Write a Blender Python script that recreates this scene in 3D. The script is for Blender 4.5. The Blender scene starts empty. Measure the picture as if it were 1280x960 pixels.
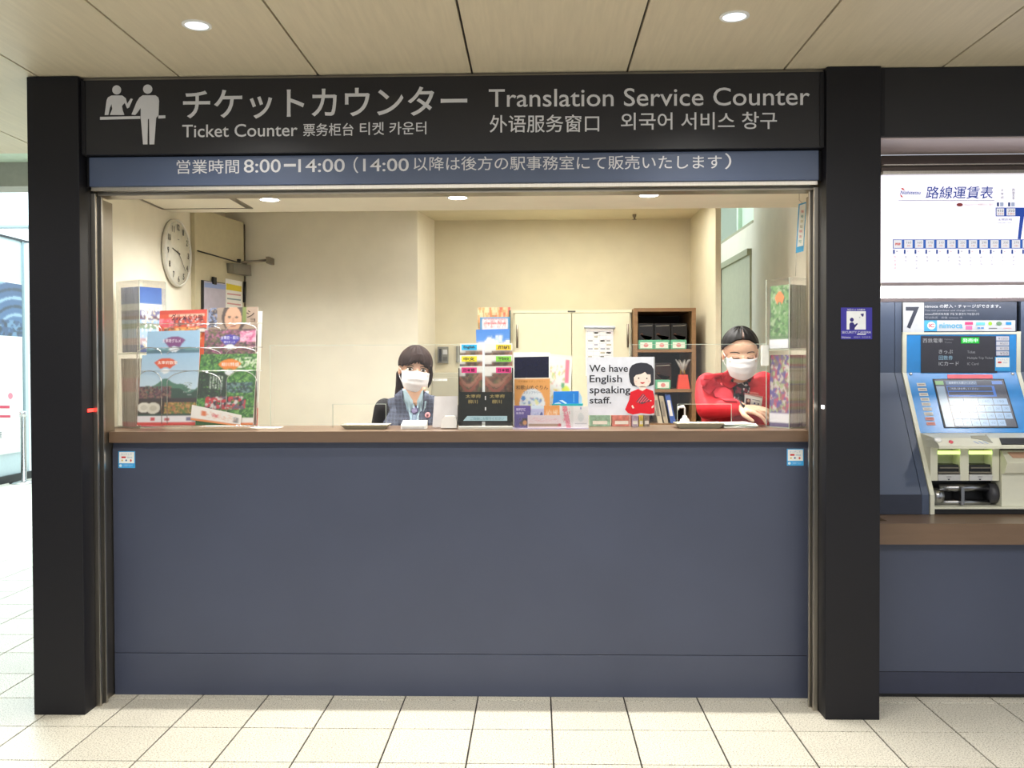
import bpy, bmesh, math, random
import numpy as np
from mathutils import Vector, Matrix, noise
from mathutils.bvhtree import BVHTree
random.seed(7); rng = np.random.default_rng(7)
sc = bpy.context.scene; C = sc.collection; PI = math.pi

# ---------------------------------------------------------------- camera
F, YAW, PIT, ROL, H = 1147.5, .0261, -.016, .0037, 1.3523
def basis(u, d, v):
    c, s = math.cos(ROL), math.sin(ROL); u, v = u*c+v*s, -u*s+v*c
    c, s = math.cos(PIT), math.sin(PIT); y, z = d*c-v*s, d*s+v*c
    c, s = math.cos(YAW), math.sin(YAW)
    return Vector((u*c-y*s, u*s+y*c, z))
cam = bpy.data.objects.new('camera', bpy.data.cameras.new('camera')); C.objects.link(cam)
bx, bf, bu = basis(1, 0, 0), basis(0, 1, 0), basis(0, 0, 1)
cam.matrix_world = Matrix(((bx.x, bu.x, -bf.x, 0), (bx.y, bu.y, -bf.y, 0), (bx.z, bu.z, -bf.z, H), (0, 0, 0, 1)))
cam.data.sensor_width = 36; cam.data.lens = 36*F/1280; cam.data.clip_end = 200
sc.camera = cam
# ---------------------------------------------------------------- world, exposure, big lights
w = bpy.data.worlds.new('world'); sc.world = w; w.use_nodes = True
w.node_tree.nodes['Background'].inputs[0].default_value = (.86, .93, 1, 1)
w.node_tree.nodes['Background'].inputs[1].default_value = .8
vs = sc.view_settings; vs.view_transform = 'Standard'; vs.look = 'None'; vs.gamma = 1; vs.exposure = 0.0
try: vs.use_curve_mapping = False
except Exception: pass
sc.cycles.max_bounces = 8; sc.cycles.transparent_max_bounces = 24; sc.cycles.sample_clamp_indirect = 8
sc.cycles.use_denoising = True
def area(name, loc, rot, sx, sy, power, col=(1, 1, 1), spread=None):
    l = bpy.data.lights.new(name, 'AREA'); l.shape = 'RECTANGLE'; l.size = sx; l.size_y = sy; l.energy = power; l.color = col
    if spread: l.spread = spread
    o = bpy.data.objects.new(name, l); o.location = loc; o.rotation_euler = rot; C.objects.link(o); return o
area('hall_ceiling_light', (0.2, .9, 2.44), (0, 0, 0), 5.0, 1.3, 145, (1, .98, .94))
area('hall_ceiling_light', (0.2, -2.0, 2.44), (math.radians(-12), 0, 0), 6.0, 2.0, 125, (1, .98, .95))
area('concourse_light', (-6.5, 8.6, 4.6), (0, 0, 0), 5.0, 5.0, 800, (.78, .93, 1))
area('concourse_light', (-6.2, 4.6, 3.9), (0, math.radians(-10), 0), 3.0, 2.0, 50, (.42, .82, 1))
area('lintel_strip_lamp', (-.32, 3.865, 2.125), (math.radians(-10), 0, 0), 2.7, .03, 27, (1, .97, .9), math.radians(100))
def point_lamp(name, loc, power, col, r=.06, spot=None, blend=.6):
    l = bpy.data.lights.new(name, 'SPOT' if spot else 'POINT'); l.energy = power; l.color = col; l.shadow_soft_size = r
    if spot: l.spot_size = math.radians(spot); l.spot_blend = blend
    o = bpy.data.objects.new(name, l); o.location = loc; C.objects.link(o); return o

# ---------------------------------------------------------------- colour and materials
def lin(c):
    if isinstance(c, str): c = [int(c[i:i+2], 16) for i in (0, 2, 4)]
    return tuple((v/255/12.92 if v/255 <= .04045 else ((v/255+.055)/1.055)**2.4) for v in c)
MATS = {}
def mat(name, col, rough=.5, metal=0, var=.05, scale=30, bump=0, emit=0, coat=0, stretch=(1, 1, 1), spec=.5):
    if name in MATS: return MATS[name]
    m = bpy.data.materials.new(name); m.use_nodes = True; nt = m.node_tree; n = nt.nodes; L = nt.links
    b = n['Principled BSDF']; b.inputs['Roughness'].default_value = rough; b.inputs['Metallic'].default_value = metal
    b.inputs['Coat Weight'].default_value = coat; b.inputs['Specular IOR Level'].default_value = spec
    tc = n.new('ShaderNodeTexCoord'); mp = n.new('ShaderNodeMapping'); mp.inputs['Scale'].default_value = stretch
    nz = n.new('ShaderNodeTexNoise'); nz.inputs['Scale'].default_value = scale; nz.inputs['Detail'].default_value = 4
    L.new(tc.outputs['Object'], mp.inputs[0]); L.new(mp.outputs[0], nz.inputs['Vector'])
    mr = n.new('ShaderNodeMapRange'); mr.inputs[1].default_value = .3; mr.inputs[2].default_value = .7
    mr.inputs[3].default_value = 1-var; mr.inputs[4].default_value = 1+var; L.new(nz.outputs[0], mr.inputs[0])
    mx = n.new('ShaderNodeVectorMath'); mx.operation = 'SCALE'; mx.inputs[0].default_value = lin(col)
    L.new(mr.outputs[0], mx.inputs['Scale']); L.new(mx.outputs[0], b.inputs['Base Color'])
    if bump:
        bp = n.new('ShaderNodeBump'); bp.inputs['Strength'].default_value = bump; bp.inputs['Distance'].default_value = .002
        L.new(nz.outputs[0], bp.inputs['Height']); L.new(bp.outputs[0], b.inputs['Normal'])
    if emit:
        b.inputs['Emission Color'].default_value = (*lin(col), 1); b.inputs['Emission Strength'].default_value = emit
    MATS[name] = m; return m
def attr_mat(name, rough, emit=0, spec=.4):
    m = bpy.data.materials.new(name); m.use_nodes = True; n = m.node_tree.nodes; L = m.node_tree.links; b = n['Principled BSDF']
    a = n.new('ShaderNodeAttribute'); a.attribute_name = 'ink'; b.inputs['Roughness'].default_value = rough
    b.inputs['Specular IOR Level'].default_value = spec
    nz = n.new('ShaderNodeTexNoise'); nz.inputs['Scale'].default_value = 60; tc = n.new('ShaderNodeTexCoord'); L.new(tc.outputs['Object'], nz.inputs['Vector'])
    mr = n.new('ShaderNodeMapRange'); mr.inputs[3].default_value = .95; mr.inputs[4].default_value = 1.03; L.new(nz.outputs[0], mr.inputs[0])
    mx = n.new('ShaderNodeVectorMath'); mx.operation = 'SCALE'; L.new(a.outputs['Color'], mx.inputs[0]); L.new(mr.outputs[0], mx.inputs['Scale'])
    if emit:
        b.inputs['Base Color'].default_value = (.02, .02, .02, 1); L.new(mx.outputs[0], b.inputs['Emission Color']); b.inputs['Emission Strength'].default_value = emit
    else: L.new(mx.outputs[0], b.inputs['Base Color'])
    MATS[name] = m; return m
INK = attr_mat('printed_paper', .35); GLOWINK = attr_mat('backlit_print', .3, .85); SCREENINK = attr_mat('screen_print', .26, .8, 1.0)
def clear(name, tint=(1, 1, 1), gloss=.10, rough=.02):
    m = bpy.data.materials.new(name); m.use_nodes = True; n = m.node_tree.nodes; L = m.node_tree.links; n.clear()
    o = n.new('ShaderNodeOutputMaterial'); t = n.new('ShaderNodeBsdfTransparent'); t.inputs[0].default_value = (*tint, 1)
    g = n.new('ShaderNodeBsdfGlossy'); g.inputs['Roughness'].default_value = rough
    d = n.new('ShaderNodeBsdfDiffuse'); d.inputs[0].default_value = (.85, .87, .85, 1)
    fr = n.new('ShaderNodeLayerWeight'); fr.inputs[0].default_value = .25
    mu = n.new('ShaderNodeMath'); mu.operation = 'MULTIPLY_ADD'; mu.inputs[1].default_value = .5; mu.inputs[2].default_value = gloss*.12; L.new(fr.outputs['Fresnel'], mu.inputs[0])
    a = n.new('ShaderNodeMixShader'); L.new(mu.outputs[0], a.inputs[0]); L.new(t.outputs[0], a.inputs[1]); L.new(g.outputs[0], a.inputs[2])
    b = n.new('ShaderNodeMixShader'); b.inputs[0].default_value = .006; L.new(a.outputs[0], b.inputs[1]); L.new(d.outputs[0], b.inputs[2])
    L.new(b.outputs[0], o.inputs[0]); MATS[name] = m; return m
ACR = clear('clear_acrylic'); EDGE = mat('acrylic_edge', 'c9d2c4', .15, 0, .04, coat=.5)
def floor_mat():
    m = bpy.data.materials.new('speckled_tile'); m.use_nodes = True; n = m.node_tree.nodes; L = m.node_tree.links; b = n['Principled BSDF']
    g = n.new('ShaderNodeNewGeometry'); v = n.new('ShaderNodeTexNoise'); v.inputs['Scale'].default_value = 190; v.inputs['Detail'].default_value = 2
    L.new(g.outputs['Position'], v.inputs['Vector'])
    cr = n.new('ShaderNodeValToRGB'); e = cr.color_ramp.elements; e[0].position = .34; e[0].color = (*lin('968e7c'), 1); e[1].position = .47; e[1].color = (*lin('d8d2c2'), 1)
    x = cr.color_ramp.elements.new(.72); x.color = (*lin('e9e5d8'), 1)
    L.new(v.outputs[0], cr.inputs[0])
    oi = n.new('ShaderNodeObjectInfo'); mr = n.new('ShaderNodeMapRange'); mr.inputs[3].default_value = .93; mr.inputs[4].default_value = 1.03; L.new(oi.outputs['Random'], mr.inputs[0])
    n2 = n.new('ShaderNodeTexNoise'); n2.inputs['Scale'].default_value = 5; L.new(g.outputs['Position'], n2.inputs['Vector'])
    m2 = n.new('ShaderNodeMapRange'); m2.inputs[3].default_value = .92; m2.inputs[4].default_value = 1.06; L.new(n2.outputs[0], m2.inputs[0])
    mm = n.new('ShaderNodeMath'); mm.operation = 'MULTIPLY'; L.new(mr.outputs[0], mm.inputs[0]); L.new(m2.outputs[0], mm.inputs[1])
    mx = n.new('ShaderNodeVectorMath'); mx.operation = 'SCALE'; L.new(cr.outputs[0], mx.inputs[0]); L.new(mm.outputs[0], mx.inputs['Scale'])
    L.new(mx.outputs[0], b.inputs['Base Color']); b.inputs['Roughness'].default_value = .42
    return m
TILE = floor_mat()
GROUT = mat('dark_grout', '2c2822', .9)
CREAM = mat('cream_wall_paint', 'ebe5d3', .75, 0, .03, 8, .05)
CREAM2 = mat('cream_paint_alcove_shade', 'd9d0b4', .8, 0, .03, 8, .05)  # darker copy of the wall cream; the alcove's dimmer light is in its colour
SOFFIT = mat('white_soffit_paint', 'ece6d6', .8, 0, .02, 8)
BLACK = mat('black_powder_coat', '141318', .5, 0, .08, 3, spec=.3)
BLACK2 = mat('black_sign_face', '151419', .5, 0, .06, 3)
NAVY = mat('blue_grey_laminate', '40465a', .42, 0, .06, 2.5)
BLUE = mat('blue_lintel_coat', '46536f', .35, 0, .08, 2)
STEEL = mat('brushed_steel', 'b5afa5', .28, 1, .08, 6, 0, stretch=(60, 60, 1))
DSTEEL = mat('dull_steel', '8f877a', .4, 1, .06, 10)
CHROME = mat('chrome_wire', 'd8d8d8', .15, 1, .02)
DARK = mat('dark_plastic', '161618', .4)
WHITE = mat('white_plastic', 'eeeeea', .4, 0, .02)
LETTER = mat('silver_white_letter', 'd2d2d6', .5, 0, .02)
BROWN = mat('brown_worktop_laminate', '6b5645', .35, 0, .07, 6, 0, stretch=(1, 8, 8))
MCREAM = mat('cream_machine_plastic', 'd9d8c6', .4, 0, .02)
PAPER = mat('white_paper', 'f2f0ea', .6, 0, .02)
STEELGREY = mat('warm_grey_enamel', 'a29d88', .45, 0, .03)
DOORP = mat('beige_door_paint', 'c8bfa0', .5, 0, .03)

# ---------------------------------------------------------------- object helpers
def link(name, me, m=None, parent=None, smooth=False):
    o = bpy.data.objects.new(name, me); C.objects.link(o)
    if m is not None and not me.materials: me.materials.append(m)
    if parent is not None:
        o.parent = parent; o.matrix_parent_inverse = Matrix.Translation(-parent.location) if parent.type == 'EMPTY' else Matrix()
    if smooth:
        for p in me.polygons: p.use_smooth = True
    return o
def bmo(name, bm, m, parent=None, smooth=False):
    me = bpy.data.meshes.new(name); bmesh.ops.recalc_face_normals(bm, faces=bm.faces); bm.to_mesh(me); bm.free()
    return link(name, me, m, parent, smooth)
def tag(o, label, cat, group=None):
    o['label'] = label; o['category'] = cat
    if group: o['group'] = group
    return o
def lab(o, l): o['label'] = l; return o
def struct(o): o['kind'] = 'structure'; return o
def thing(name, loc, label, cat, group=None):
    o = bpy.data.objects.new(name, None); o.location = loc; o.empty_display_size = .05; C.objects.link(o)
    bpy.context.view_layer.update(); return tag(o, label, cat, group)
def bbox(bm, x0, x1, y0, y1, z0, z1, bev=0, M=None):
    vs_ = [bm.verts.new((x, y, z)) for x in (x0, x1) for y in (y0, y1) for z in (z0, z1)]
    fs = [bm.faces.new([vs_[i] for i in q]) for q in ((0, 1, 3, 2), (4, 6, 7, 5), (0, 4, 5, 1), (2, 3, 7, 6), (0, 2, 6, 4), (1, 5, 7, 3))]
    if bev:
        es = list({e for f in fs for e in f.edges})
        r = bmesh.ops.bevel(bm, geom=es, offset=bev, segments=2, affect='EDGES', profile=.6)
        vs_ = list({v for f in r['faces'] for v in f.verts} | {v for v in vs_ if v.is_valid})
    if M is not None: bmesh.ops.transform(bm, matrix=M, verts=vs_)
def box(name, x0, x1, y0, y1, z0, z1, m, parent=None, bev=0, M=None):
    bm = bmesh.new(); bbox(bm, x0, x1, y0, y1, z0, z1, bev, M); return bmo(name, bm, m, parent)
def tube(bm, pts, r, seg=8, closed=False):
    pts = [Vector(p) for p in pts]; n = len(pts); rings = []; rr = r if hasattr(r, '__len__') else [r]*n
    up = None
    for i, p in enumerate(pts):
        a = pts[(i-1) % n] if (closed or i > 0) else p; b = pts[(i+1) % n] if (closed or i < n-1) else p
        t = (b-a).normalized()
        if up is None: up = t.orthogonal().normalized()
        up = (up-t*up.dot(t)).normalized(); s = t.cross(up)
        rings.append([bm.verts.new(p+(up*math.cos(k*2*PI/seg)+s*math.sin(k*2*PI/seg))*rr[i]) for k in range(seg)])
    for i in range(n if closed else n-1):
        A, B = rings[i], rings[(i+1) % n]
        for k in range(seg): bm.faces.new((A[k], A[(k+1) % seg], B[(k+1) % seg], B[k]))
    if not closed: bm.faces.new(rings[0][::-1]); bm.faces.new(rings[-1])
def tubeo(name, pts, r, m, parent=None, seg=8, closed=False):
    bm = bmesh.new(); tube(bm, pts, r, seg, closed); return bmo(name, bm, m, parent, True)
def lathe(bm, prof, c, seg=24, axis=(0, 0, 1), caps=True):
    q = Vector((0, 0, 1)).rotation_difference(Vector(axis)); c = Vector(c); rings = []
    for r, z in prof: rings.append([bm.verts.new(c+q@Vector((max(r, 1e-5)*math.cos(k*2*PI/seg), max(r, 1e-5)*math.sin(k*2*PI/seg), z))) for k in range(seg)])
    for A, B in zip(rings, rings[1:]):
        for k in range(seg): bm.faces.new((A[k], A[(k+1) % seg], B[(k+1) % seg], B[k]))
    if caps: bm.faces.new(rings[0][::-1]); bm.faces.new(rings[-1])
def latheo(name, prof, c, m, parent=None, seg=24, axis=(0, 0, 1)):
    bm = bmesh.new(); lathe(bm, prof, c, seg, axis, name != 'trim_ring'); return bmo(name, bm, m, parent, True)
# points measured on a real plane: pl = Y of a plane facing the hall, or (point, normal)
EYE = Vector((0, 0, H))
def plane(pl): return (Vector((0, pl, 0)), Vector((0, -1, 0))) if isinstance(pl, (int, float)) else (Vector(pl[0]), Vector(pl[1]).normalized())
def at(px, py, pl):
    r = basis((px-640)/F, 1, -(py-480)/F); p, n = plane(pl)
    return EYE+r*((p-EYE).dot(n)/r.dot(n))
def prism(bm, pts, n, th):
    a = [bm.verts.new(p) for p in pts]; b = [bm.verts.new(p-n*th) for p in pts]
    bm.faces.new(a); bm.faces.new(b[::-1]); k = len(a)
    for i in range(k): bm.faces.new((a[i], b[i], b[(i+1) % k], a[(i+1) % k]))
def slab(name, pxs, pl, th, m, parent=None, off=0):
    p, n = plane(pl); bm = bmesh.new(); prism(bm, [at(x, y, pl)+n*off for x, y in pxs], n, th); return bmo(name, bm, m, parent)
def rect(x0, y0, x1, y1): return [(x0, y0), (x1, y0), (x1, y1), (x0, y1)]
def ell(cx, cy, rx, ry, n=20, a0=0, a1=2*PI):
    return [(cx+rx*math.cos(a0+(a1-a0)*k/n), cy+ry*math.sin(a0+(a1-a0)*k/n)) for k in range(n+(0 if a1-a0 > 6.2 else 1))]
_tc = {}
def glyphs(s, bold=0, shear=0):
    k = (s, bold, shear)
    if k not in _tc:
        c = bpy.data.curves.new('text', 'FONT'); c.body = s; c.offset = bold; c.resolution_u = 3; c.shear = shear
        o = bpy.data.objects.new('text', c); C.objects.link(o); dg = bpy.context.evaluated_depsgraph_get(); me = o.evaluated_get(dg).to_mesh()
        v = np.array([x.co[:2] for x in me.vertices]); f = [tuple(p.vertices) for p in me.polygons]
        lo, hi = v.min(0), v.max(0); _tc[k] = ((v-lo)/(hi-lo), f); bpy.data.objects.remove(o); bpy.data.curves.remove(c)
    return _tc[k]
class Print:
    """flat print: polygons and lettering lying on one real plane, joined as one part"""
    def __init__(s, pl): s.pl = pl; s.n = plane(pl)[1]; s.v = []; s.f = []; s.c = []; s.lv = 0
    def _add(s, pts, fs, col):
        b = len(s.v); s.v += [tuple(p) for p in pts]; s.f += [tuple(b+i for i in q) for q in fs]; s.c += [lin(col)]*len(fs)
    def poly(s, pts, col, lv=1): s._add([at(x, y, s.pl)+s.n*(.0004*lv) for x, y in pts], [tuple(range(len(pts)))], col)
    def rect(s, x0, y0, x1, y1, col, lv=1): s.poly([(x0, y1), (x1, y1), (x1, y0), (x0, y0)], col, lv)
    def ell(s, cx, cy, rx, ry, col, lv=1, **k): s.poly(ell(cx, cy, rx, ry, **k), col, lv)
    def text(s, t, x0, y0, x1, y1, col, lv=2, bold=0, shear=0, slope=0):
        v, f = glyphs(t, bold, shear)
        bl = at(x0, y1, s.pl); br = at(x1, y1+slope*(x1-x0), s.pl); tl = at(x0, y0, s.pl)
        s._add([bl+(br-bl)*a+(tl-bl)*b+s.n*(.0004*lv) for a, b in v], f, col)
    def frame(s, bl, ux, uz):      # local frame variants
        s.fr = (Vector(bl), Vector(ux), Vector(uz)); return s
    def lpoly(s, pts, col, lv=1):
        o, a, b = s.fr; s._add([o+a*x+b*y+s.n*(.0004*lv) for x, y in pts], [tuple(range(len(pts)))], col)
    def ltext(s, t, x0, y0, x1, y1, col, lv=2, bold=0):
        v, f = glyphs(t, bold); o, a, b = s.fr; s._add([o+a*(x0+(x1-x0)*p)+b*(y0+(y1-y0)*q)+s.n*(.0004*lv) for p, q in v], f, col)
    def build(s, name, parent, m=None, z=0):
        me = bpy.data.meshes.new(name); me.from_pydata(s.v, [], s.f)
        a = me.color_attributes.new('ink', 'FLOAT_COLOR', 'CORNER')
        arr = np.concatenate([np.tile([*c, 1], (len(q), 1)) for c, q in zip(s.c, s.f)]).astype(np.float32); a.data.foreach_set('color', arr.ravel())
        return link(name, me, m or INK, parent)
class Ras:
    """small picture painted cell by cell: the flat print of a leaflet cover"""
    def __init__(s, w, h, top, bot=None, ys=1):
        s.w, s.h = w, h; t = np.array(lin(top)); b = np.array(lin(bot or top)); k = np.linspace(0, 1, h)[:, None, None]
        s.a = np.broadcast_to(t*(1-k)+b*k, (h, w, 3)).copy(); s.Y, s.X = np.mgrid[0:h, 0:w]; s.X = (s.X+.5)/w; s.Y = (s.Y+.5)/h/ys
    def put(s, mask, col): s.a[mask] = lin(col); return s
    def rect(s, x0, y0, x1, y1, col): return s.put((s.X >= x0) & (s.X < x1) & (s.Y >= y0) & (s.Y < y1), col)
    def ell(s, cx, cy, rx, ry, col, x=None): return s.put(((s.X-cx)/rx)**2+((s.Y-cy)/ry)**2 < 1, col)
    def hill(s, y0, amp, fr, ph, col, y1=1): return s.put((s.Y > y0+amp*np.sin(s.X*fr+ph)+amp*.4*np.sin(s.X*fr*2.7+ph*2)) & (s.Y < y1), col)
    def mott(s, x0, y0, x1, y1, cols, p=.7, sz=2):
        def fld():
            c = rng.random((s.h//sz+3, s.w//sz+3)); yy, xx = np.mgrid[0:s.h, 0:s.w]/sz; i, j = yy.astype(int), xx.astype(int); a, b = yy-i, xx-j
            return c[i, j]*(1-a)*(1-b)+c[i+1, j]*a*(1-b)+c[i, j+1]*(1-a)*b+c[i+1, j+1]*a*b
        g = np.argmax(np.stack([fld() for _ in cols]), 0); q = fld(); box_ = (s.X >= x0) & (s.X < x1) & (s.Y >= y0) & (s.Y < y1)
        th = np.quantile(q, p) if p < 1 else 2
        for i, c in enumerate(cols): s.put((g == i) & (q < th) & box_, c)
        return s
    def fan(s, cx, cy, r, col, ri=.45, asp=1.3, spread=1.0):
        dx = (s.X-cx)*asp; dy = (s.Y-cy); d = np.hypot(dx*.75, dy); an = np.abs(np.arctan2(dx, -dy))
        s.put((d < r) & (d > r*ri) & (an < spread), col); return s
def soften(r):
    r.soft = 1; a = r.a; q = np.pad(a, ((1, 1), (1, 1), (0, 0)), 'edge'); b = sum(q[i:i+a.shape[0], j:j+a.shape[1]] for i in (0, 1, 2) for j in (0, 1, 2))/9
    r.a = (a*.45+b*.55)*.86+.055  # blur, then a lift towards white that paints glare haze over the print
Ras.soften = soften
def page(name, corners, ras, m=None, parent=None, th=.002, rot=None):
    """corners: world points top-left, top-right, bottom-right, bottom-left; a sheet or booklet with its printed cover"""
    if not getattr(ras, 'soft', 0): ras.soften()
    TL, TR, BR, BL = [Vector(c) for c in corners]; h, w_ = ras.a.shape[:2]; vs_, fs = [], []
    n = (TR-TL).cross(BL-TL).normalized()
    if n.dot(EYE-TL) < 0: n = -n
    for j in range(h+1):
        for i in range(w_+1):
            a, b = i/w_, j/h; vs_.append(tuple((TL*(1-a)+TR*a)*(1-b)+(BL*(1-a)+BR*a)*b))
    for j in range(h):
        for i in range(w_): q = j*(w_+1)+i; fs.append((q, q+w_+1, q+w_+2, q+1))
    cols = list(ras.a.reshape(-1, 3)); b0 = len(vs_)
    for c in (TL, TR, BR, BL): vs_.append(tuple(c-n*th))
    cn = [0, w_, (h+1)*(w_+1)-1, h*(w_+1)]; ex = [tuple(range(b0, b0+4))]+[(cn[i], cn[(i+1) % 4], b0+(i+1) % 4, b0+i) for i in range(4)]
    fs += ex; cols += [np.array(lin('ece8de'))]*5
    me = bpy.data.meshes.new(name); me.from_pydata(vs_, [], fs); a = me.color_attributes.new('ink', 'FLOAT_COLOR', 'CORNER')
    arr = np.ones((len(cols)*4, 4), np.float32); arr[:, :3] = np.repeat(np.array(cols), 4, 0); a.data.foreach_set('color', arr.ravel())
    return link(name, me, m or INK, parent)
def pg(pxs, pl): return [at(x, y, pl) for x, y in pxs]

# ================================================================ SETTING
XS = [-1.9361+.2731*k for k in range(5)]; XS += [XS[4]+.3*k for k in range(1, 14)]; XS = [XS[0]-.31*k for k in range(34, 0, -1)]+XS
YS = [3.426+.3*k for k in range(-9, 34)]
fl = struct(box('floor', -12, 6, -4, 14.5, -.06, -.004, GROUT))
seen = {}
def project(x, y, z):
    v = Vector((x, y, z-H)); d = v.dot(bf); return (640+F*v.dot(bx)/d, 480-F*v.dot(bu)/d) if d > .1 else (-999, -999)
def tile(x0, x1, y0, y1, parent):
    k = (round(x1-x0, 3), round(y1-y0, 3)); g = .003
    if k not in seen:
        bm = bmesh.new(); bbox(bm, g, k[0]-g, g, k[1]-g, -.012, 0, .0012); me = bpy.data.meshes.new('tile'); bmesh.ops.recalc_face_normals(bm, faces=bm.faces); bm.to_mesh(me); bm.free(); me.materials.append(TILE); seen[k] = me
    o = bpy.data.objects.new('tile', seen[k]); o.location = (x0, y0, 0); C.objects.link(o); o.parent = parent
far = bmesh.new(); nt = 0
for i in range(len(XS)-1):
    for j in range(len(YS)-1):
        x0, x1, y0, y1 = XS[i], XS[i+1], YS[j], YS[j+1]
        c = [project(x, y, 0) for x in (x0, x1) for y in (y0, y1)]
        if x0 > -1.99 and y0 > 3.75: continue
        cx = [p[0] for p in c]; cy = [p[1] for p in c]
        vis = max(cx) > -60 and min(cx) < 1340 and min(cy) < 1010 and y0 > 2.3
        if vis and max(cy)-min(cy) >= 9 and nt < 290 and not (x0 > -1.7 and y0 > 3.74): tile(x0, x1, y0, y1, fl); nt += 1
        elif y0 > 2.0 or abs(x0) < 3: bbox(far, x0+.003, x1-.003, y0+.003, y1-.003, -.012, 0)
o = bmo('far_tiles', far, TILE, fl); o['kind'] = 'stuff'
# tiles behind and beside the viewer stay part of the floor slab
WOOD = mat('veneer_ceiling_panel', 'd0c4ab', .5, 0, .05, 5, 0, stretch=(14, 1, 1))
ce = struct(box('ceiling', -9, 4.2, -4, 4.80, 2.515, 2.6, DARK))
cs = XS[len(XS)-18::2]; cs = [cs[0]-.62*k for k in range(9, 0, -1)]+cs
for a, b in zip(cs, cs[1:]):
    if b > 4.1: break
    box('panel', a+.004, b-.004, -3.9, 4.79, 2.5, 2.515, WOOD, ce, .001)
struct(box('trim_1', -9, -1.98, 4.80, 5.12, 2.53, 2.56, mat('pale_green_paint', 'cfe3d2', .7)))
struct(box('trim_2', -9, -1.98, 5.12, 5.3, 2.395, 2.56, mat('grey_beam_paint', 'a8a8a0', .7)))
HALLW = mat('white_hall_paint', 'e8eef0', .6, 0, .02)
HALLG = mat('pale_aqua_panel', 'cfe0e2', .3, 0, .02)
struct(box('wall_back', -12, -1.98, 12.2, 12.3, 0, 5.2, HALLW))
sw = struct(box('wall_left', -6.75, -6.42, 9.3, 11.45, 0, 2.97, HALLG))
box('panel_edge', -6.75, -6.40, 9.3, 11.47, 2.97, 2.995, DARK, sw)
box('joint_cover', -6.42, -6.40, 11.32, 11.35, 0.1, 2.97, mat('grey_joint', '8fa3a8', .5), sw)
struct(box('baseboard_left', -6.41, -6.38, 9.3, 11.47, 0, .09, DARK))
struct(box('trim_3', -12, -1.98, 5.3, 12.2, 5.2, 5.3, HALLW))
struct(box('trim_4', -7.6, -5.2, 12.17, 12.2, 3.28, 3.31, mat('grey_joint', '8fa3a8', .5)))
# booth shell
struct(box('wall_front_left', -1.975, -1.90, 3.70, 6.1, 0, 2.6, CREAM))
struct(box('wall_right', 1.40, 1.415, 3.822, 7.6, 0, 2.29, CREAM))
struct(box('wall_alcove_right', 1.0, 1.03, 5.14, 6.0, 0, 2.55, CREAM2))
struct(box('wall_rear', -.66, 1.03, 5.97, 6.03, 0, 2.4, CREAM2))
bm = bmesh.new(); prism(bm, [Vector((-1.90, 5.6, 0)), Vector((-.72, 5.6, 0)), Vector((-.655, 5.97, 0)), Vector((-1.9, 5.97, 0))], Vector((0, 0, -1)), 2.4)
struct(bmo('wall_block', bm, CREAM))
struct(box('wall_corridor_end', 1.03, 1.5, 7.55, 7.62, 0, 3.0, CREAM))
struct(box('wall_jamb_left', -1.90, -1.797, 3.722, 3.80, 0, 2.33, CREAM)); struct(box('wall_jamb_right', 1.13, 1.40, 3.782, 3.821, 0, 2.22, CREAM))
struct(box('trim_5', -1.9, 1.40, 3.80, 4.75, 2.175, 2.33, SOFFIT))            # lowered soffit over the counter
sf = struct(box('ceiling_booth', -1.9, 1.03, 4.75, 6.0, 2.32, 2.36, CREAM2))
struct(box('trim_6', 1.03, 1.5, 4.75, 7.6, 2.95, 3.0, HALLW))
struct(box('floor_booth', -1.9, 1.4, 3.80, 7.6, -.004, 0.0, mat('grey_vinyl', '8c887e', .5)))
# access hatch in the soffit
hz = 2.175; A = at(150, 238, ((0, 0, hz), (0, 0, -1))); B = at(203, 261, ((0, 0, hz), (0, 0, -1))); D = at(318, 261, ((0, 0, hz), (0, 0, -1))); E2 = at(281, 238, ((0, 0, hz), (0, 0, -1)))
hx0, hx1, hy1, hy0 = B.x, D.x, B.y, 3.95
ht = thing('ceiling_hatch', (hx0, hy0, hz), 'square access hatch with grey metal rim in the white soffit above the clock', 'hatch')
for q in ((hx0, hx0+.012, hy0, hy1), (hx1-.03, hx1, hy0, hy1), (hx0, hx1, hy1-.012, hy1), (hx0, hx1, hy0, hy0+.012)): box('rim', q[0], q[1], q[2], q[3], hz-.004, hz, DSTEEL, ht)
box('hatch_panel', hx0+.014, hx1-.032, hy0+.014, hy1-.014, hz-.002, hz, SOFFIT, ht)
# door on the left of the booth, standing open against the wall
dp0 = Vector((-1.875, 5.02, 0)); dp1 = at(305, 300, 5.56); dp1.z = 0
dd = (dp1-dp0).normalized(); dn = Vector((dd.y, -dd.x, 0)); DPL = (dp0, dn)
dr = struct(bpy.data.objects.new('door_1', None)); dr.location = dp0; C.objects.link(dr); bpy.context.view_layer.update()
bm = bmesh.new(); prism(bm, [dp0, dp1, dp1+Vector((0, 0, 2.25)), dp0+Vector((0, 0, 2.25))], dn, .035); bmo('door_leaf', bm, DOORP, dr)
tubeo('door_handle', [at(306, 352, 5.54), at(305.5, 378, 5.54)], .009, DARK, dr)
tubeo('door_edge_strip', [dp1+dn*.003+Vector((0, 0, .05)), dp1+dn*.003+Vector((0, 0, 2.24))], .005, DSTEEL, dr)
dc = thing('door_closer', at(294, 337, DPL), 'grey door closer with folding arm on the open beige door', 'door closer')
slab('closer_body', [(283, 329), (305, 331), (306, 345), (284, 341)], DPL, .045, mat('grey_cast_metal', '8d8a80', .45, .5), dc, .045)
q = dn*.05
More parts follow.
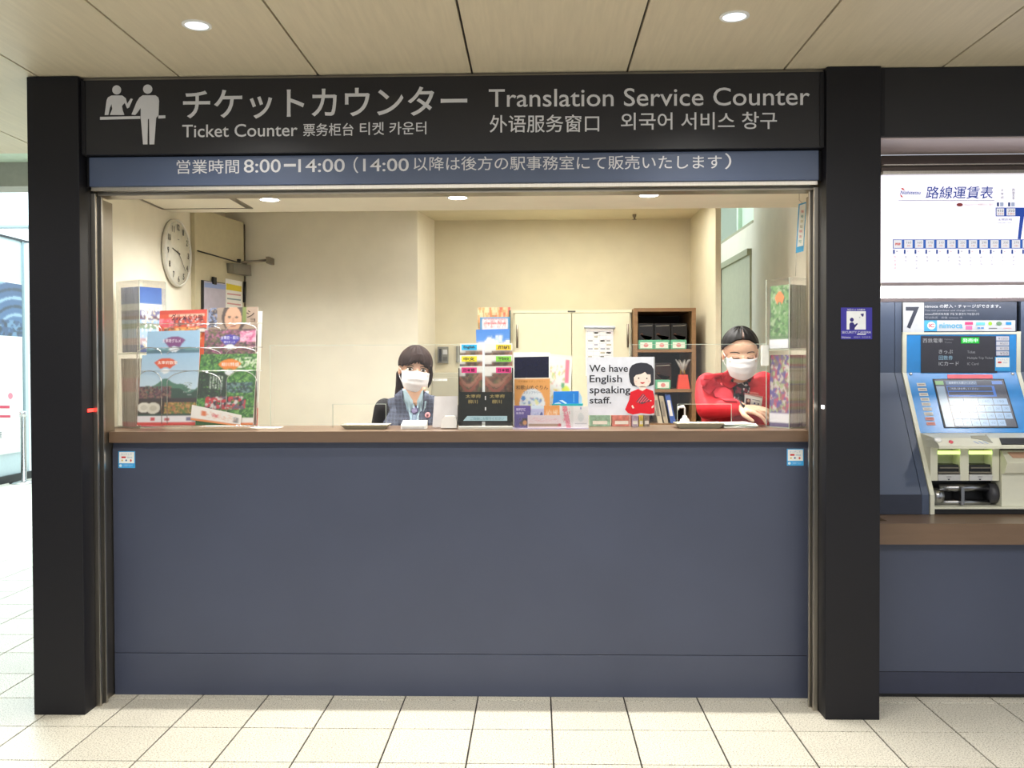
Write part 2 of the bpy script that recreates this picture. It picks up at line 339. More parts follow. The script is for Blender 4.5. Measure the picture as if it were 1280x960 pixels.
tubeo('closer_arm', [at(289, 328, DPL)+q, at(334, 325.5, 5.5)], .006, DSTEEL, dc); tubeo('closer_arm', [at(299, 331, DPL)+q, at(302, 328.5, 5.48), at(334, 325, 5.5)], .0075, DSTEEL, dc)
tubeo('closer_arm', [at(287, 328, DPL)+q, at(245, 313.5, DPL)+dn*.01], .004, DARK, dc)
latheo('pivot', [(0, 0), (.012, 0), (.012, .02), (0, .02)], at(289, 328.5, DPL)+q, DARK, dc); box('arm_bracket', at(333, 325, 5.5).x, at(337, 325, 5.5).x, 5.49, 5.60, at(335, 329, 5.5).z, at(335, 321, 5.5).z, DSTEEL, dc)
cb = thing('clipboard', at(265, 395, DPL), 'clipboard with a blue topped sheet hanging on the beige door', 'clipboard')
slab('board', [(251, 350), (280, 354), (280, 432), (251, 436)], DPL, .006, DARK, cb, .008); slab('sheet', [(253, 351), (280, 355), (280, 430), (253, 434)], DPL, .002, mat('lilac_paper', 'b9b3c2', .6), cb, .011)
slab('clip', [(263, 346), (267, 347), (267, 356), (263, 355)], DPL, .012, DARK, cb, .02)
p = Print(DPL); p.poly([(253, 359), (280, 362), (280, 356), (253, 353)], '8ea0cf', 30); p.build('print', cb)
nt_ = thing('notice_sheet', at(291, 380, DPL), 'white notice with a yellow heading on the beige door under the closer', 'notice')
slab('sheet', [(281, 348), (302, 352), (303, 420), (281, 422)], DPL, .001, PAPER, nt_, .004)
p = Print(DPL); p.poly([(282, 362), (301, 365), (301, 358), (282, 354)], 'e3cf3a', 12)
for k in range(7): p.poly([(283, 368+k*6), (300, 370+k*6), (300, 368.4+k*6), (283, 366.2+k*6)], '8fa3a8' if k % 2 else 'd59a9a', 12)
p.build('print', nt_)
# sliding door and clerestory on the right
RPL = ((1.40, 0, 0), (-1, 0, 0)); SG = mat('sage_door_paint', 'a3a384', .5)
d2 = struct(bpy.data.objects.new('door_2', None)); d2.location = (1.4, 6, 0); C.objects.link(d2); bpy.context.view_layer.update()
ya, yb = at(904, 337, RPL).y, at(939.5, 317, RPL).y
box('door_leaf', 1.388, 1.40, yb, ya, 0, 2.09, mat('pale_sage_door', 'b9b89a', .45), d2); box('door_jamb', 1.375, 1.40, ya, ya+.09, 0, 2.13, DARK, d2); box('door_head', 1.37, 1.40, yb, ya+.1, 2.09, 2.13, SG, d2)
wn = struct(box('window_1', 1.40, 1.43, 5.98, 7.5, 2.29, 2.31, SG)); MATS['lit'] = mat('glowing_room_beyond', 'f4fbf6', .5, 0, .01, emit=1.1)
box('pane', 1.42, 1.43, 5.98, 7.5, 2.31, 2.95, clear('green_glass', (.86, .95, .88)), wn); box('mullion', 1.41, 1.44, 6.45, 6.49, 2.31, 2.95, mat('pale_green_paint', 'cfe3d2', .7), wn)
struct(box('wall_beyond', 1.75, 1.8, 5.5, 8.0, 2.0, 3.2, MATS['lit']))  # this wall glows by itself to stand for the bright space past the panes
struct(box('trim_7', 1.40, 1.43, 4.75, 5.95, 2.29, 3.0, CREAM))

# ================================================================ FRAME OF THE SHOPFRONT
tag(box('pillar', -1.978, -1.775, 3.54, 3.72, 0, 2.497, BLACK, None, .003), 'black square pillar left of the ticket counter beside the bright concourse', 'pillar')
tag(box('pillar', 1.109, 1.315, 3.54, 3.76, 0, 2.499, BLACK, None, .003), 'black square pillar between the ticket counter and the ticket machine', 'pillar')
YH = 3.56
sb = thing('header_sign', (-.33, YH, 2.2), 'black overhead sign reading Ticket Counter and Translation Service Counter in white', 'sign')
box('sign_face', -1.773, 1.107, YH, 3.70, 2.197, 2.487, BLACK2, sb, .002)
box('top_rail', -1.773, 1.107, 3.575, 3.70, 2.489, 2.4995, DSTEEL, sb); box('end_cap', -1.772, -1.757, YH-.004, YH, 2.2, 2.485, BLACK, sb); box('end_cap', 1.089, 1.105, YH-.004, YH, 2.2, 2.485, BLACK, sb)
def letters(name, s, x0, y0, x1, y1, pl, parent, m=LETTER, bold=0, slope=0, th=.0015, shear=0):
    c = bpy.data.curves.new('text', 'FONT'); c.body = s; c.offset = bold; c.resolution_u = 4; c.shear = shear
    for i in range(len(s)): c.materials.append(m)
    for i in range(len(s)): c.body_format[i].material_index = i
    o = bpy.data.objects.new('text', c); C.objects.link(o); me = o.evaluated_get(bpy.context.evaluated_depsgraph_get()).to_mesh()
    v = np.array([q.co[:2] for q in me.vertices]); lo, hi = v.min(0), v.max(0); v = (v-lo)/(hi-lo); P = [(tuple(q.vertices), q.material_index) for q in me.polygons]
    bpy.data.objects.remove(o); bpy.data.curves.remove(c)
    n = plane(pl)[1]; bl = at(x0, y1, pl); br = at(x1, y1+slope*(x1-x0), pl); tl = at(x0, y0, pl)
    for i in sorted({k for _, k in P}):
        fs = [f for f, k in P if k == i]; used = sorted({q for f in fs for q in f}); ix = {q: j for j, q in enumerate(used)}
        me = bpy.data.meshes.new(name); me.from_pydata([tuple(bl+(br-bl)*v[q][0]+(tl-bl)*v[q][1]+n*th) for q in used], [], [tuple(ix[q] for q in f) for f in fs]); link(name, me, m, parent)
S = -.0118
letters('letter', 'チケットカウンター', 229, 112, 584, 149.5, YH, sb, bold=.012, slope=S)
letters('letter', 'Ticket Counter', 228, 156, 372, 172, YH, sb, bold=.006, slope=S)
letters('letter', '票务柜台', 379, 154.5, 442, 170.5, YH, sb, bold=.006, slope=S)
letters('letter', '티켓 카운터', 450, 153, 533, 169, YH, sb, bold=.006, slope=S)
letters('letter', 'Translation Service Counter', 611, 111.5, 1012, 134, YH, sb, bold=.004, slope=-.006)
letters('letter', '外语服务窗口', 612, 144, 749, 166, YH, sb, bold=.006, slope=-.006)
letters('letter', '외국어 서비스 창구', 776, 141, 971, 162.5, YH, sb, bold=.006, slope=-.006)
bm = bmesh.new(); pn = Vector((0, -1, 0))
def pz(pts): prism(bm, [at(110+x/4, 95+y/4, YH)+pn*.0015 for x, y in pts], pn, .0014)
pz(ell(144, 70, 22, 23)); pz(ell(299, 66, 23, 23))
pz([(61, 205), (262, 201), (262, 214), (61, 219)]); pz([(352, 198), (387, 197), (387, 211), (352, 213)])
pz([(100, 108), (118, 98), (172, 98), (190, 112), (196, 140), (215, 112), (224, 116), (206, 158), (196, 162), (184, 134), (170, 150), (174, 172), (181, 192), (182, 195), (110, 195), (112, 190), (122, 165), (118, 140), (110, 160), (102, 195), (84, 195), (90, 150), (94, 122)])
pz([(258, 108), (274, 97), (338, 97), (352, 108), (356, 125), (353, 195), (341, 210), (332, 342), (308, 342), (306, 215), (300, 215), (298, 342), (276, 342), (264, 205), (264, 160), (246, 185), (236, 195), (218, 193), (232, 160), (244, 130)])
bmo('pictogram', bm, LETTER, sb)
lt = thing('lintel_sign', (-.33, 3.575, 2.07), 'blue lintel strip below the black sign giving opening hours 8:00 to 14:00', 'sign')
box('lintel_face', -1.757, 1.094, 3.585, 3.72, 2.079, 2.193, BLUE, lt, .002); box('end_plate', -1.773, -1.757, 3.60, 3.72, 2.079, 2.193, BLACK, lt); box('end_plate', 1.094, 1.107, 3.60, 3.72, 2.079, 2.193, BLACK, lt)
letters('letter', '営業時間', 221, 200, 299, 217.5, 3.585, lt, bold=.003, slope=-.008); letters('letter', '8:00', 305, 199.5, 351, 216, 3.585, lt, bold=.006, slope=-.008)
letters('letter', '－', 355, 205, 370, 208.5, 3.585, lt, slope=-.008); letters('letter', '14:00', 373, 199, 431, 215.5, 3.585, lt, bold=.006, slope=-.008)
letters('letter', '（', 442, 196, 448, 216.5, 3.585, lt, bold=.006); letters('letter', '14:00', 454, 198.5, 511, 214.5, 3.585, lt, bold=.006, slope=-.008)
letters('letter', '以降は後方の駅事務室にて販売いたします', 517, 196, 902, 213.5, 3.585, lt, bold=.003, slope=-.006); letters('letter', '）', 906, 191.5, 914, 211.5, 3.585, lt, bold=.006)
box('bottom_track', -1.757, 1.094, 3.60, 3.615, 2.064, 2.079, STEEL, lt); box('bottom_track', -1.75, 1.09, 3.64, 3.72, 2.052, 2.066, DSTEEL, lt)
# light box behind the lintel
ls = thing('strip_light', (-.32, 3.80, 2.13), 'slim strip lamp hidden behind the blue lintel above the counter', 'lamp')
box('lamp_housing', -1.75, 1.09, 3.722, 3.90, 2.14, 2.174, WHITE, ls)
for sx, x, side in ((1, -1.775, 'left'), (-1, 1.108, 'right')):
    g = thing('shutter_rail', (x, 3.66, 0), f'brushed steel shutter guide rail along the {side} edge of the counter opening', 'rail', 'shutter guide rails')
    def rb(nm, a, b, y0, y1, m_, z1=2.06, z0=0): box(nm, min(x+sx*a, x+sx*b), max(x+sx*a, x+sx*b), y0, y1, z0, z1, m_, g, .001)
    rb('guide_channel', .000, .018, 3.632, 3.645, STEEL); rb('guide_slot', 0, .012, 3.645, 3.668, DARK); rb('guide_channel', .000, .026, 3.668, 3.682, STEEL); rb('inner_jamb', -.02, .009 if sx > 0 else 0, 3.683, 3.80 if sx > 0 else 3.769, DSTEEL, 2.05)
    if sx < 0: rb('inner_jamb', -.02, 0, 3.7695, 3.80, DSTEEL, 2.05, 1.102)
    if side == 'left': tag(box('sensor_light', -1.7745, -1.772, 3.585, 3.65, at(110, 515, 3.6).z, at(110, 511, 3.6).z, mat('red_indicator', 'ff3a30', .4, emit=3)), 'small glowing red indicator on the inner face of the left pillar', 'indicator')
    else: tag(box('sensor_light', 1.1065, 1.1089, 3.56, 3.59, at(1029, 511, 3.57).z, at(1029, 506.5, 3.57).z, mat('white_indicator', 'ffffff', .4, emit=2)), 'small white square indicator on the inner face of the right pillar', 'indicator')
# counter
cc = thing('counter_cabinet', (-.33, 3.77, 0), 'tall blue-grey laminate counter front under the brown ticket counter top', 'counter')
zj = at(600, 818, 3.77).z
box('front_panel', -1.763, 1.118, 3.771, 3.80, zj+.0008, 1.03, NAVY, cc, .001); box('plinth_panel', -1.763, 1.118, 3.770, 3.80, 0.0, zj-.001, NAVY, cc, .001); box('top_rail', -1.763, 1.118, 3.778, 3.80, 1.0305, 1.054, NAVY, cc)
box('side_panel', -1.763, -1.75, 3.80, 4.08, 0, 1.054, NAVY, cc); box('side_panel', 1.085, 1.105, 3.80, 4.08, 0, 1.054, NAVY, cc)
bm = bmesh.new(); prism(bm, [Vector(q) for q in ((-1.762, 3.74, 1.10), (1.106, 3.74, 1.10), (1.106, 3.822, 1.10), (1.398, 3.822, 1.10), (1.398, 4.14, 1.10), (-1.898, 4.14, 1.10), (-1.898, 3.802, 1.10), (-1.762, 3.802, 1.10))], Vector((0, 0, 1)), .045)
wt = tag(bmo('worktop', bm, BROWN), 'long brown counter top of the staffed ticket window', 'counter top')
def ad_sticker(name, x0, y0, label):
    t = thing(name, at(x0+10, y0+21, 3.771), label, 'sticker')
    slab('sticker_base', rect(x0, y0, x0+21, y0+21), 3.771, .0008, mat('sky_blue_vinyl', '3ba4e4', .4), t, .001)
    p = Print(3.771); p.rect(x0+1.2, y0+1, x0+20, y0+15, 'eef0ee', 4); p.rect(x0+4, y0+6.5, x0+9.5, y0+8.6, 'c8202a', 5); p.text('nimoca', x0+11, y0+6.2, x0+17.5, y0+8.8, '8aa8c8', 5)
    p.text('タッチして', x0+3.5, y0+2.6, x0+17, y0+5, '7aa6cf', 5); p.ell(x0+5, y0+11.5, 1.2, 1.2, 'd8c070', 5, n=8); p.ell(x0+10, y0+11.4, 1.2, 1.2, '3a6aa0', 5, n=8); p.ell(x0+15.8, y0+11.6, 1.3, 1.6, 'd06058', 5, n=8)
    p.ell(x0+3, y0+18, 1.8, 1.8, 'cfe8f4', 5, n=10); p.text('ご利用できます', x0+6, y0+16.4, x0+18, y0+19.4, 'bfe2f5', 5); p.build('print', t)
ad_sticker('payment_sticker', 148, 564, 'square blue and white payment sticker at the left end of the counter front')
ad_sticker('payment_sticker', 983.5, 561, 'square blue and white payment sticker at the right end of the counter front')
cs_ = thing('camera_sticker', at(1070, 424, 3.539), 'purple security camera sticker on the pillar between counter and ticket machine', 'sticker')
slab('sticker_base', rect(1051, 384.5, 1090, 424), 3.54, .0008, mat('violet_vinyl', '2c2394', .4), cs_, .0015)
p = Print(3.54); p.rect(1058, 389, 1082, 412, 'e6e8ea', 6); p.text('防犯カメラ作動中', 1059, 386, 1081, 388.4, 'e6e8ea', 6)
p.ell(1064.5, 399.7, 2.4, 2.5, '2a2270', 7, n=14); p.poly([(1061.5, 412), (1061.5, 405), (1063, 403), (1066, 403), (1068, 406), (1071, 403.8), (1072, 405), (1068, 410), (1068, 412)], '2a2270', 7)
p.poly([(1075, 392.5), (1079.5, 391.8), (1079, 395.5), (1077.6, 396)], '2a2270', 7); p.rect(1073.5, 396, 1075, 397.6, 'b9bcc4', 7)
p.text('SECURITY CAMERA', 1052, 414, 1088.5, 416.8, 'd7d7ea', 6); p.rect(1071, 417.2, 1082, 418.4, 'e6e8ea', 6); p.text('Nishitetsu', 1051.8, 420.3, 1063, 422.8, 'd7d7ea', 6); p.text('録画中  防犯設備', 1067, 420.3, 1088, 422.6, '9a98c8', 6)
p.build('print', cs_)

# ================================================================ TICKET MACHINE BAY
MB = 1.98  # right end of what the frame shows; the bay goes on past it
bb = tag(box('header_board', 1.3175, 3.2, 3.56, 3.70, 2.235, 2.498, BLACK2, None, .002), 'plain black header board over the ticket machine fare chart', 'sign board')
box('end_cap', 1.3175, 1.335, 3.556, 3.56, 2.24, 2.495, BLACK, bb)
MAUVE = mat('soffit_reflection_tone', 'c2b2b2', .3, .15, .03, 3)  # pale satin mauve stands in for the reflection of the lit fare chart
struct(box('trim_8', 1.3175, 3.2, 3.70, 3.858, 2.235, 2.26, MAUVE)); struct(box('trim_9', 1.3175, 3.2, 3.57, 3.70, 2.228, 2.2345, MAUVE))
FY = 3.86
fb = thing('fare_chart', (1.9, FY, 1.7), 'backlit white railway fare chart with blue line map above the ticket machine', 'fare chart')
zt, zb_ = at(1200, 218, FY).z, at(1200, 353, FY).z
box('frame_rail', 1.435, 3.2, FY-.02, FY+.10, zt, zt+.012, STEEL, fb); box('frame_rail', 1.435, 3.2, FY-.005, FY+.10, zt+.0125, 2.232, mat('dark_bronze_rail', '5c504a', .4, .6), fb); box('frame_rail', 1.435, 3.2, FY-.03, FY+.1, zt+.033, zt+.038, STEEL, fb)
box('frame_rail', 1.435, 3.2, FY-.008, FY+.10, zb_-.013, zb_, mat('mauve_rail', 'a39698', .4, .3), fb)
box('light_box', 1.435, 3.2, FY, FY+.10, zb_+.0005, zt-.0005, mat('backlit_acrylic', 'eeecf8', .4, 0, .01, emit=.78), fb)
p = Print(FY)
p.text('路線運賃表', 1157, 233, 1241, 248.5, '1b3f9c', 3, bold=.006, shear=.12); p.text('Nishitetsu', 1125, 238.5, 1151, 243, '24489f', 3, bold=.012, shear=.3)
p.poly([(1126, 235), (1129, 235), (1131, 238), (1128, 237.4)], 'e0503a'); p.poly([(1125, 243), (1127, 244), (1129, 247), (1126, 246)], 'd8402f'); p.rect(1123, 250.3, 1243, 251.1, 'a9a6b8')
p.ell(1199.5, 256, 4, 2.2, '8c3030', 3); p.text('nimoca ICカード運賃表示のご案内', 1205, 254.5, 1241, 257, 'c69a94', 3)
p.rect(1244.5, 259.5, 1320, 270.5, '1d4bb0'); p.rect(1245.5, 260.5, 1255, 269.5, 'fbfaff', 2); p.rect(1258, 260.5, 1269, 269.5, 'fbfaff', 2); p.text('410', 1246.5, 262, 1254, 265, '555a66', 3); p.text('350', 1260, 262, 1268, 265, '555a66', 3); p.text('210', 1247, 266, 1254, 268.5, 'e89a8a', 3); p.text('180', 1260, 266, 1268, 268.5, 'e89a8a', 3)
p.poly([(1272, 299), (1276, 299), (1280, 270), (1275, 270)], '1d4bb0'); p.text('太宰府線', 1247, 273, 1265, 276, '3a4c8a', 3); p.text('Dazaifu Line', 1247, 277.5, 1264, 279.4, '8b97c4', 3)
for x, t in ((1251, '太宰府'), (1265, '西鉄五条')):
    for k, ch in enumerate(t): p.text(ch, x, 236+k*14/len(t), x+3.4, 236+k*14/len(t)+3.2, '3c3c44', 3)
    p.rect(x-5, 253, x-2.2, 258, '27407f'); p.rect(x-1, 253, x+3.4, 258, 'b5c0dc')
x = 1116.5; fares = ['福岡', '160', '160', '170', '210', '210', '250', '290', '290', '330', '350', '370', '410', '440', '470', '500']
p.rect(x-.6, 299.2, 1420, 310.8, '2a55b8')
for k, fr in enumerate(fares):
    x0 = x+k*13.45; p.rect(x0+.3, 300, x0+10.6, 310, 'fbfaff', 2); p.rect(x0+10.8, 300, x0+13, 310, '2468c8', 2)
    if k == 0: p.text(fr, x0+2, 303.5, x0+9, 307, 'e04a3a', 3, bold=.03)
    else: p.text(fr, x0+3, 301.8, x0+9, 304.6, '8a8a92', 3); p.text(str(int(fr)//20*10), x0+3.6, 306, x0+8, 308.3, 'eba79a', 3)
    p.rect(x0-.3, 312, x0+2, 317.4, '244c9c', 2); p.rect(x0+3.4, 313.6, x0+6, 314.6, 'e0b0a8' if k % 3 else '8a8a92', 2)
    for j, ch in enumerate(('西鉄福岡', '薬院', '西鉄平尾', '高宮', '大橋', '井尻', '雑餉隈', '桜並木', '春日原', '白木原', '下大利', '都府楼', '二日市', '紫', '朝倉街道', '桜台')[k]): p.text(ch, x0+.8, 320+j*4.6, x0+3.6, 322.8+j*4.6, 'e69a94' if k == 0 else 'a6a6ac', 3)
p.build('chart_print', fb, GLOWINK)
lb = thing('strip_light', (1.9, 4.0, 1.7), 'bright white strip light between the fare chart and the ticket machine', 'lamp')
box('diffuser', 1.435, 3.2, 3.99, 4.02, at(1200, 372, 3.99).z, 1.76, mat('white_lamp_diffuser', 'ffffff', .5, 0, .01, emit=7), lb); box('lamp_rail', 1.435, 3.2, 3.985, 4.02, at(1200, 376.5, 3.985).z, at(1200, 372, 3.985).z-.0005, mat('mauve_rail', 'a39698'), lb)
box('lamp_body', 1.435, 3.2, 3.962, 4.25, 1.762, 1.80, WHITE, lb)
# wall around the machine: upright, then leaning out, then upright again
prof = [(4.25, 1.80), (4.25, 1.33), (3.95, .811), (3.95, .7275)]
MNAVY = mat('machine_wall_navy', '48536a', .35, 0, .05, 3)
def strip_between(name, x0, x1, pf, m, parent=None, th=.02, xs=None):
    bm = bmesh.new()
    for (ya_, za), (yb_, zb2) in zip(pf, pf[1:]):
        q = [Vector((x0, ya_, za)), Vector((x1, ya_, za)), Vector((x1, yb_, zb2)), Vector((x0, yb_, zb2))]; n = (q[1]-q[0]).cross(q[2]-q[0]).normalized()
        if n.y > 0: n = -n
        prism(bm, q, n, th)
    return bmo(name, bm, m, parent)
mx0, mx1 = at(1129, 440, 4.25).x, at(1273, 440, 4.25).x
cheek0 = mx0-.055
bw = struct(strip_between('wall_machine', 1.435, mx0-.04, prof, MNAVY)); box('lower_band', 1.435, mx0-.04, 3.946, 3.95, .728, .812, mat('dark_navy_band', '2d3242', .4), bw)
strip_between('machine_surround', mx0-.038, mx0-.008, [(y-.001, z) for y, z in prof], MNAVY, bw)
struct(strip_between('wall_machine_right', mx1+.010, 3.2, prof, MNAVY)); struct(box('wall_machine_back', 1.435, 3.2, 4.33, 4.36, .6, 1.8, DARK))
bm = bmesh.new(); prism(bm, [Vector((x, y, .7265)) for x, y in ((1.3175, 3.72), (3.2, 3.72), (3.2, 4.3), (1.435, 4.3), (1.435, 3.78), (1.3175, 3.78))], Vector((0, 0, 1)), .0845)
tag(bmo('machine_shelf', bm, BROWN), 'lower brown shelf on which the ticket machine stands', 'shelf')
mc = thing('machine_base_cabinet', (1.9, 3.77, 0), 'dark blue-grey cabinet front under the ticket machine shelf', 'cabinet')
zz = at(1200, 840, 3.775).z
box('front_panel', 1.3175, 3.2, 3.775, 3.80, zz+.0015, .641, NAVY, mc); box('plinth_panel', 1.3175, 3.2, 3.775, 3.80, .02, zz-.0015, mat('dark_blue_laminate', '2e3348', .4), mc); box('kick_recess', 1.3175, 3.2, 3.795, 3.82, 0, .02, DARK, mc)
# the machine itself
tm = thing('ticket_machine', ((mx0+mx1)/2, 4.1, .7265), 'cream and blue touch screen ticket machine number 7 on the brown shelf', 'ticket machine')
UP = 4.245; a_ = Vector((0, 4.245, 1.33)); b_ = Vector((0, 3.945, .811)); sn = Vector((0, (b_-a_).z, -(b_-a_).y)).normalized(); sn = sn if sn.y < 0 else -sn
SL = (a_, sn); BLU = mat('azure_machine_panel', '1f86d2', .26, spec=.9)
zc = at(1200, 541, SL); zc = zc.z; yc = at(1200, 541, SL).y
z418 = at(1200, 418, UP).z
strip_between('blue_fascia', mx0+.012, mx1-.012, [(UP, z418), (UP, 1.33), (yc, zc)], BLU, tm, .06)
bf2 = [(UP-.004, z418+.012), (UP-.004, 1.33), (yc-.004, zc), (b_.y-.004, b_.z), (3.941, .728)]
strip_between('side_frame', mx0-.006, mx0+.012, bf2, MCREAM, tm, .07); strip_between('side_frame', mx1-.012, mx1+.006, bf2, MCREAM, tm, .07); box('top_frame', mx0-.006, mx1+.006, UP-.005, UP+.05, z418, z418+.010, MCREAM, tm)
slab('display_panel', rect(1151, 420, 1246, 466), UP, .004, mat('smoked_display', '393840', .25), tm, .004)
p = Print(UP)
p.rect(1244, 420, 1261, 445, '2a4a80', 12)
for k, t in enumerate(('¥1000', '¥500', '¥100', '¥50')): p.rect(1244.6, 420.5+k*6.2, 1260.5, 425.7+k*6.2, 'c9cbd6', 13); p.text(t, 1247+2*(k > 0), 421.5+k*6.2, 1259, 424.8+k*6.2, '7c7c8a', 14)
p.rect(1243, 446, 1262, 463.6, '3ba4e4', 13); p.rect(1244, 447, 1261, 459, 'eef0ee', 14); p.rect(1246.5, 452, 1251, 454, 'c8202a', 15); p.text('nimoca', 1253, 452, 1258.5, 454, '8aa8c8', 15); p.text('タッチして', 1246, 448.5, 1259, 450.5, '7aa6cf', 15)
p.text('西鉄電車', 1153, 423, 1178, 428.5, 'a9a9ae', 12); p.text('Nishitetsu', 1180, 423, 1191, 425.2, '77777c', 12); p.text('Trains', 1180, 427, 1189, 429, '77777c', 12)
p.rect(1200.5, 421.5, 1223.5, 429.5, '129c2e', 12)
p.text('きっぷ', 1173, 437, 1190.5, 442, 'b9b9be', 12); p.text('回数券', 1173, 444.5, 1190.5, 450, '8fb4cc', 12); p.text('ICカード', 1173, 452, 1198, 457, 'b9b9be', 12)
p.text('Ticket', 1208.5, 438.5, 1218.5, 441.6, '9a9aa0', 12); p.text('Multiple Trip Ticket', 1208.5, 446, 1240.5, 449.6, '9a9aa0', 12); p.text('IC Card', 1208.5, 453.2, 1222.5, 456.4, '9a9aa0', 12)
p.build('display_print', tm)
p = Print(UP); p.rect(1201.5, 422.3, 1222.5, 428.8, '0fae35', 14); p.text('発売中', 1202.5, 423, 1221.5, 428, 'd8ffe0', 16, bold=.01); p.build('sales_lamp', tm, attr_mat('green_lamp', .3, 1.6))
slab('notice_strip', [(1184, 468.5), (1240, 468.5), (1241, 473.5), (1184.5, 473.5)], SL, .001, mat('coral_tape', 'ea6b78', .4), tm, .002)
slab('screen_bezel', [(1165.5, 474), (1254.5, 474), (1272.8, 535), (1180, 535)], SL, .004, DARK, tm, .003)
def sq(u, v):   # unit square on the screen
    return (1167.5+(1182-1167.5)*v+(86-.0+(1271-1182-86)*v)*u, 475+59*v)
p = Print(SL)
def sp(u0, v0, u1, v1, col, lv): p.poly([sq(u0, v1), sq(u1, v1), sq(u1, v0), sq(u0, v0)], col, lv)
sp(0, 0, 1, 1, '4b5162', 9); sp(0, .03, .12, .11, '8cbf7c', 11); sp(0, .14, .12, 1, '9fb4c8', 10); sp(.15, .03, .60, .11, '6f86a8', 11); sp(.82, .03, .97, .10, '6b97e6', 11)
sp(.15, .13, .84, .36, '4e84e0', 10); sp(.16, .15, .80, .24, '454b5a', 11); sp(.16, .26, .80, .33, '454b5a', 11)
for r_ in range(4):
    for c_ in range(7 if r_ else 4):
        if r_ == 3 and c_ == 6: continue
        w_ = .1165 if r_ else .205; sp(.14+c_*(w_+.004), .40+r_*.15, .14+c_*(w_+.004)+w_-.004, .53+r_*.15, 'a9cdf2', 11)
        q0 = sq(.14+c_*(w_+.004)+w_*.3, .44+r_*.15); q1 = sq(.14+c_*(w_+.004)+w_*.7, .49+r_*.15); p.text(str((c_+1+r_*7)*10+150), q0[0], q0[1], q1[0], q1[1], '6f8fb4', 12)
q0, q1 = sq(.2, .045), sq(.58, .095); p.text('乗車券をお選びください', q0[0], q0[1], q1[0], q1[1], 'dfe8f4', 12)
q0, q1 = sq(.19, .17), sq(.60, .22); p.text('ご利用人数を押してください', q0[0], q0[1], q1[0], q1[1], 'c6d4ee', 12)
p.build('touch_screen', tm, SCREENINK)
p = Print(SL)
for k in range(9): x_, y_ = 1146.5+k*1.5, 479+k*6.1; p.poly([(x_, y_+4), (x_+11, y_+4), (x_+10, y_), (x_-1, y_)], 'cfcbc2' if k < 7 else 'c98e84', 4); p.rect(x_+1, y_+1.2, x_+9, y_+2.6, '93908a' if k < 7 else 'a8584e', 5)
p.build('denomination_labels', tm)
for q in ((1138, 467.5), (1265, 467.5)): latheo('screw_cap', [(0, 0), (.008, 0), (.008, .006), (.004, .010), (0, .011)], at(q[0], q[1], UP-.001), CHROME, tm, 12, (0, -1, 0))
# console and lower face
zf = at(1200, 561, 3.90).z; yl = 3.90
X0, X1 = mx0+.0125, mx1-.0125
bm = bmesh.new(); pts = [Vector((0, yc, zc-.001)), Vector((0, yl+.05, zc-.012)), Vector((0, yl, zf+.012)), Vector((0, yl, zf)), Vector((0, 4.1, zf))]
prism(bm, [v+Vector((X0, 0, 0)) for v in pts], Vector((-1, 0, 0)), X1-X0); bmo('console', bm, MCREAM, tm)
CO = (pts[1]+Vector((X0, 0, 0)), (pts[2]-pts[1]).cross(Vector((1, 0, 0)))); CO = (CO[0], CO[1] if CO[1].y < 0 else -CO[1]); cn = CO[1].normalized()
latheo('call_button', [(0, 0), (.015, 0), (.015, .006), (.012, .009), (0, .009)], at(1172, 551, CO), WHITE, tm, 20, cn); latheo('cancel_button', [(0, 0), (.009, 0), (.009, .005), (0, .006)], at(1188.5, 553, CO), mat('coral_button', 'e5636e', .4), tm, 16, cn)
slab('coin_recess', [(1213, 545), (1231, 545), (1232, 543), (1241, 554), (1222, 549), (1214, 548)], CO, .002, mat('shaded_cream', 'a09f90', .5), tm, .002)  # flat piece; the recess's shade is painted as a darker cream
p = Print(CO)
for k in range(3): p.poly([(1218+k*6, 552), (1224+k*6, 555), (1222+k*6, 555), (1216+k*6, 552)], '93a8cf', 5)
p.text('よびだし', 1158, 548, 1166, 550, '9d9c90', 5); p.build('console_print', tm)
slab('card_slot', [(1249, 548), (1300, 548), (1300, 556), (1252, 556)], CO, .003, DARK, tm, .003)
LF = 3.985
def fx(x): return at(x, 600, LF).x
def fz(y): return at(1200, y, LF).z
Z0 = .752
box('face_panel', X0, fx(1172), LF, 4.1, fz(601), zf-.0005, MCREAM, tm, .001); box('face_panel', fx(1200), fx(1211), LF, 4.1, fz(601), zf-.0005, MCREAM, tm, .001); box('face_panel', fx(1240), fx(1249), LF, 4.1, fz(601), zf-.0005, MCREAM, tm, .001)
GL = mat('lime_slot_light', 'dfff8c', .4, emit=1.6)
for a, b in ((1172, 1200), (1211, 1240)):
    box('recess_back', fx(a), fx(b), LF+.07, 4.1, fz(601), zf-.0005, mat('shaded_cream', 'a09f90'), tm); box('slot_light', fx(a)+.002, fx(b)-.002, LF-.004, LF+.02, fz(568), fz(564), GL, tm, .0015)  # shade inside the recess is put into the darker cream of its back
    box('note_mouth', fx(a)+.001, fx(b)-.001, LF+.01, LF+.068, fz(592), fz(581), DARK, tm, .003); box('mouth_lip', fx(a)+.002, fx(b)-.002, LF-.006, LF+.03, fz(591.5), fz(589.5), DSTEEL, tm, .001); box('mouth_lip', fx(a)+.008, fx(b)-.004, LF-.002, LF+.009, fz(585.5), fz(584), DSTEEL, tm)
    box('lower_lip', fx(a)+.0005, fx(b)-.0005, LF-.005, LF+.05, fz(600.8), fz(593), mat('pale_grey_plastic', 'c3c3c3', .4), tm, .002)
p = Print(LF-.005)
for a in (1186, 1225): p.poly([(a-2, 598.5), (a, 600.5), (a+2, 598.5)], '33343a', 2); p.rect(a-3, 595.5, a+3, 596.5, '8a8a90', 2)
p.build('arrow_print', tm)
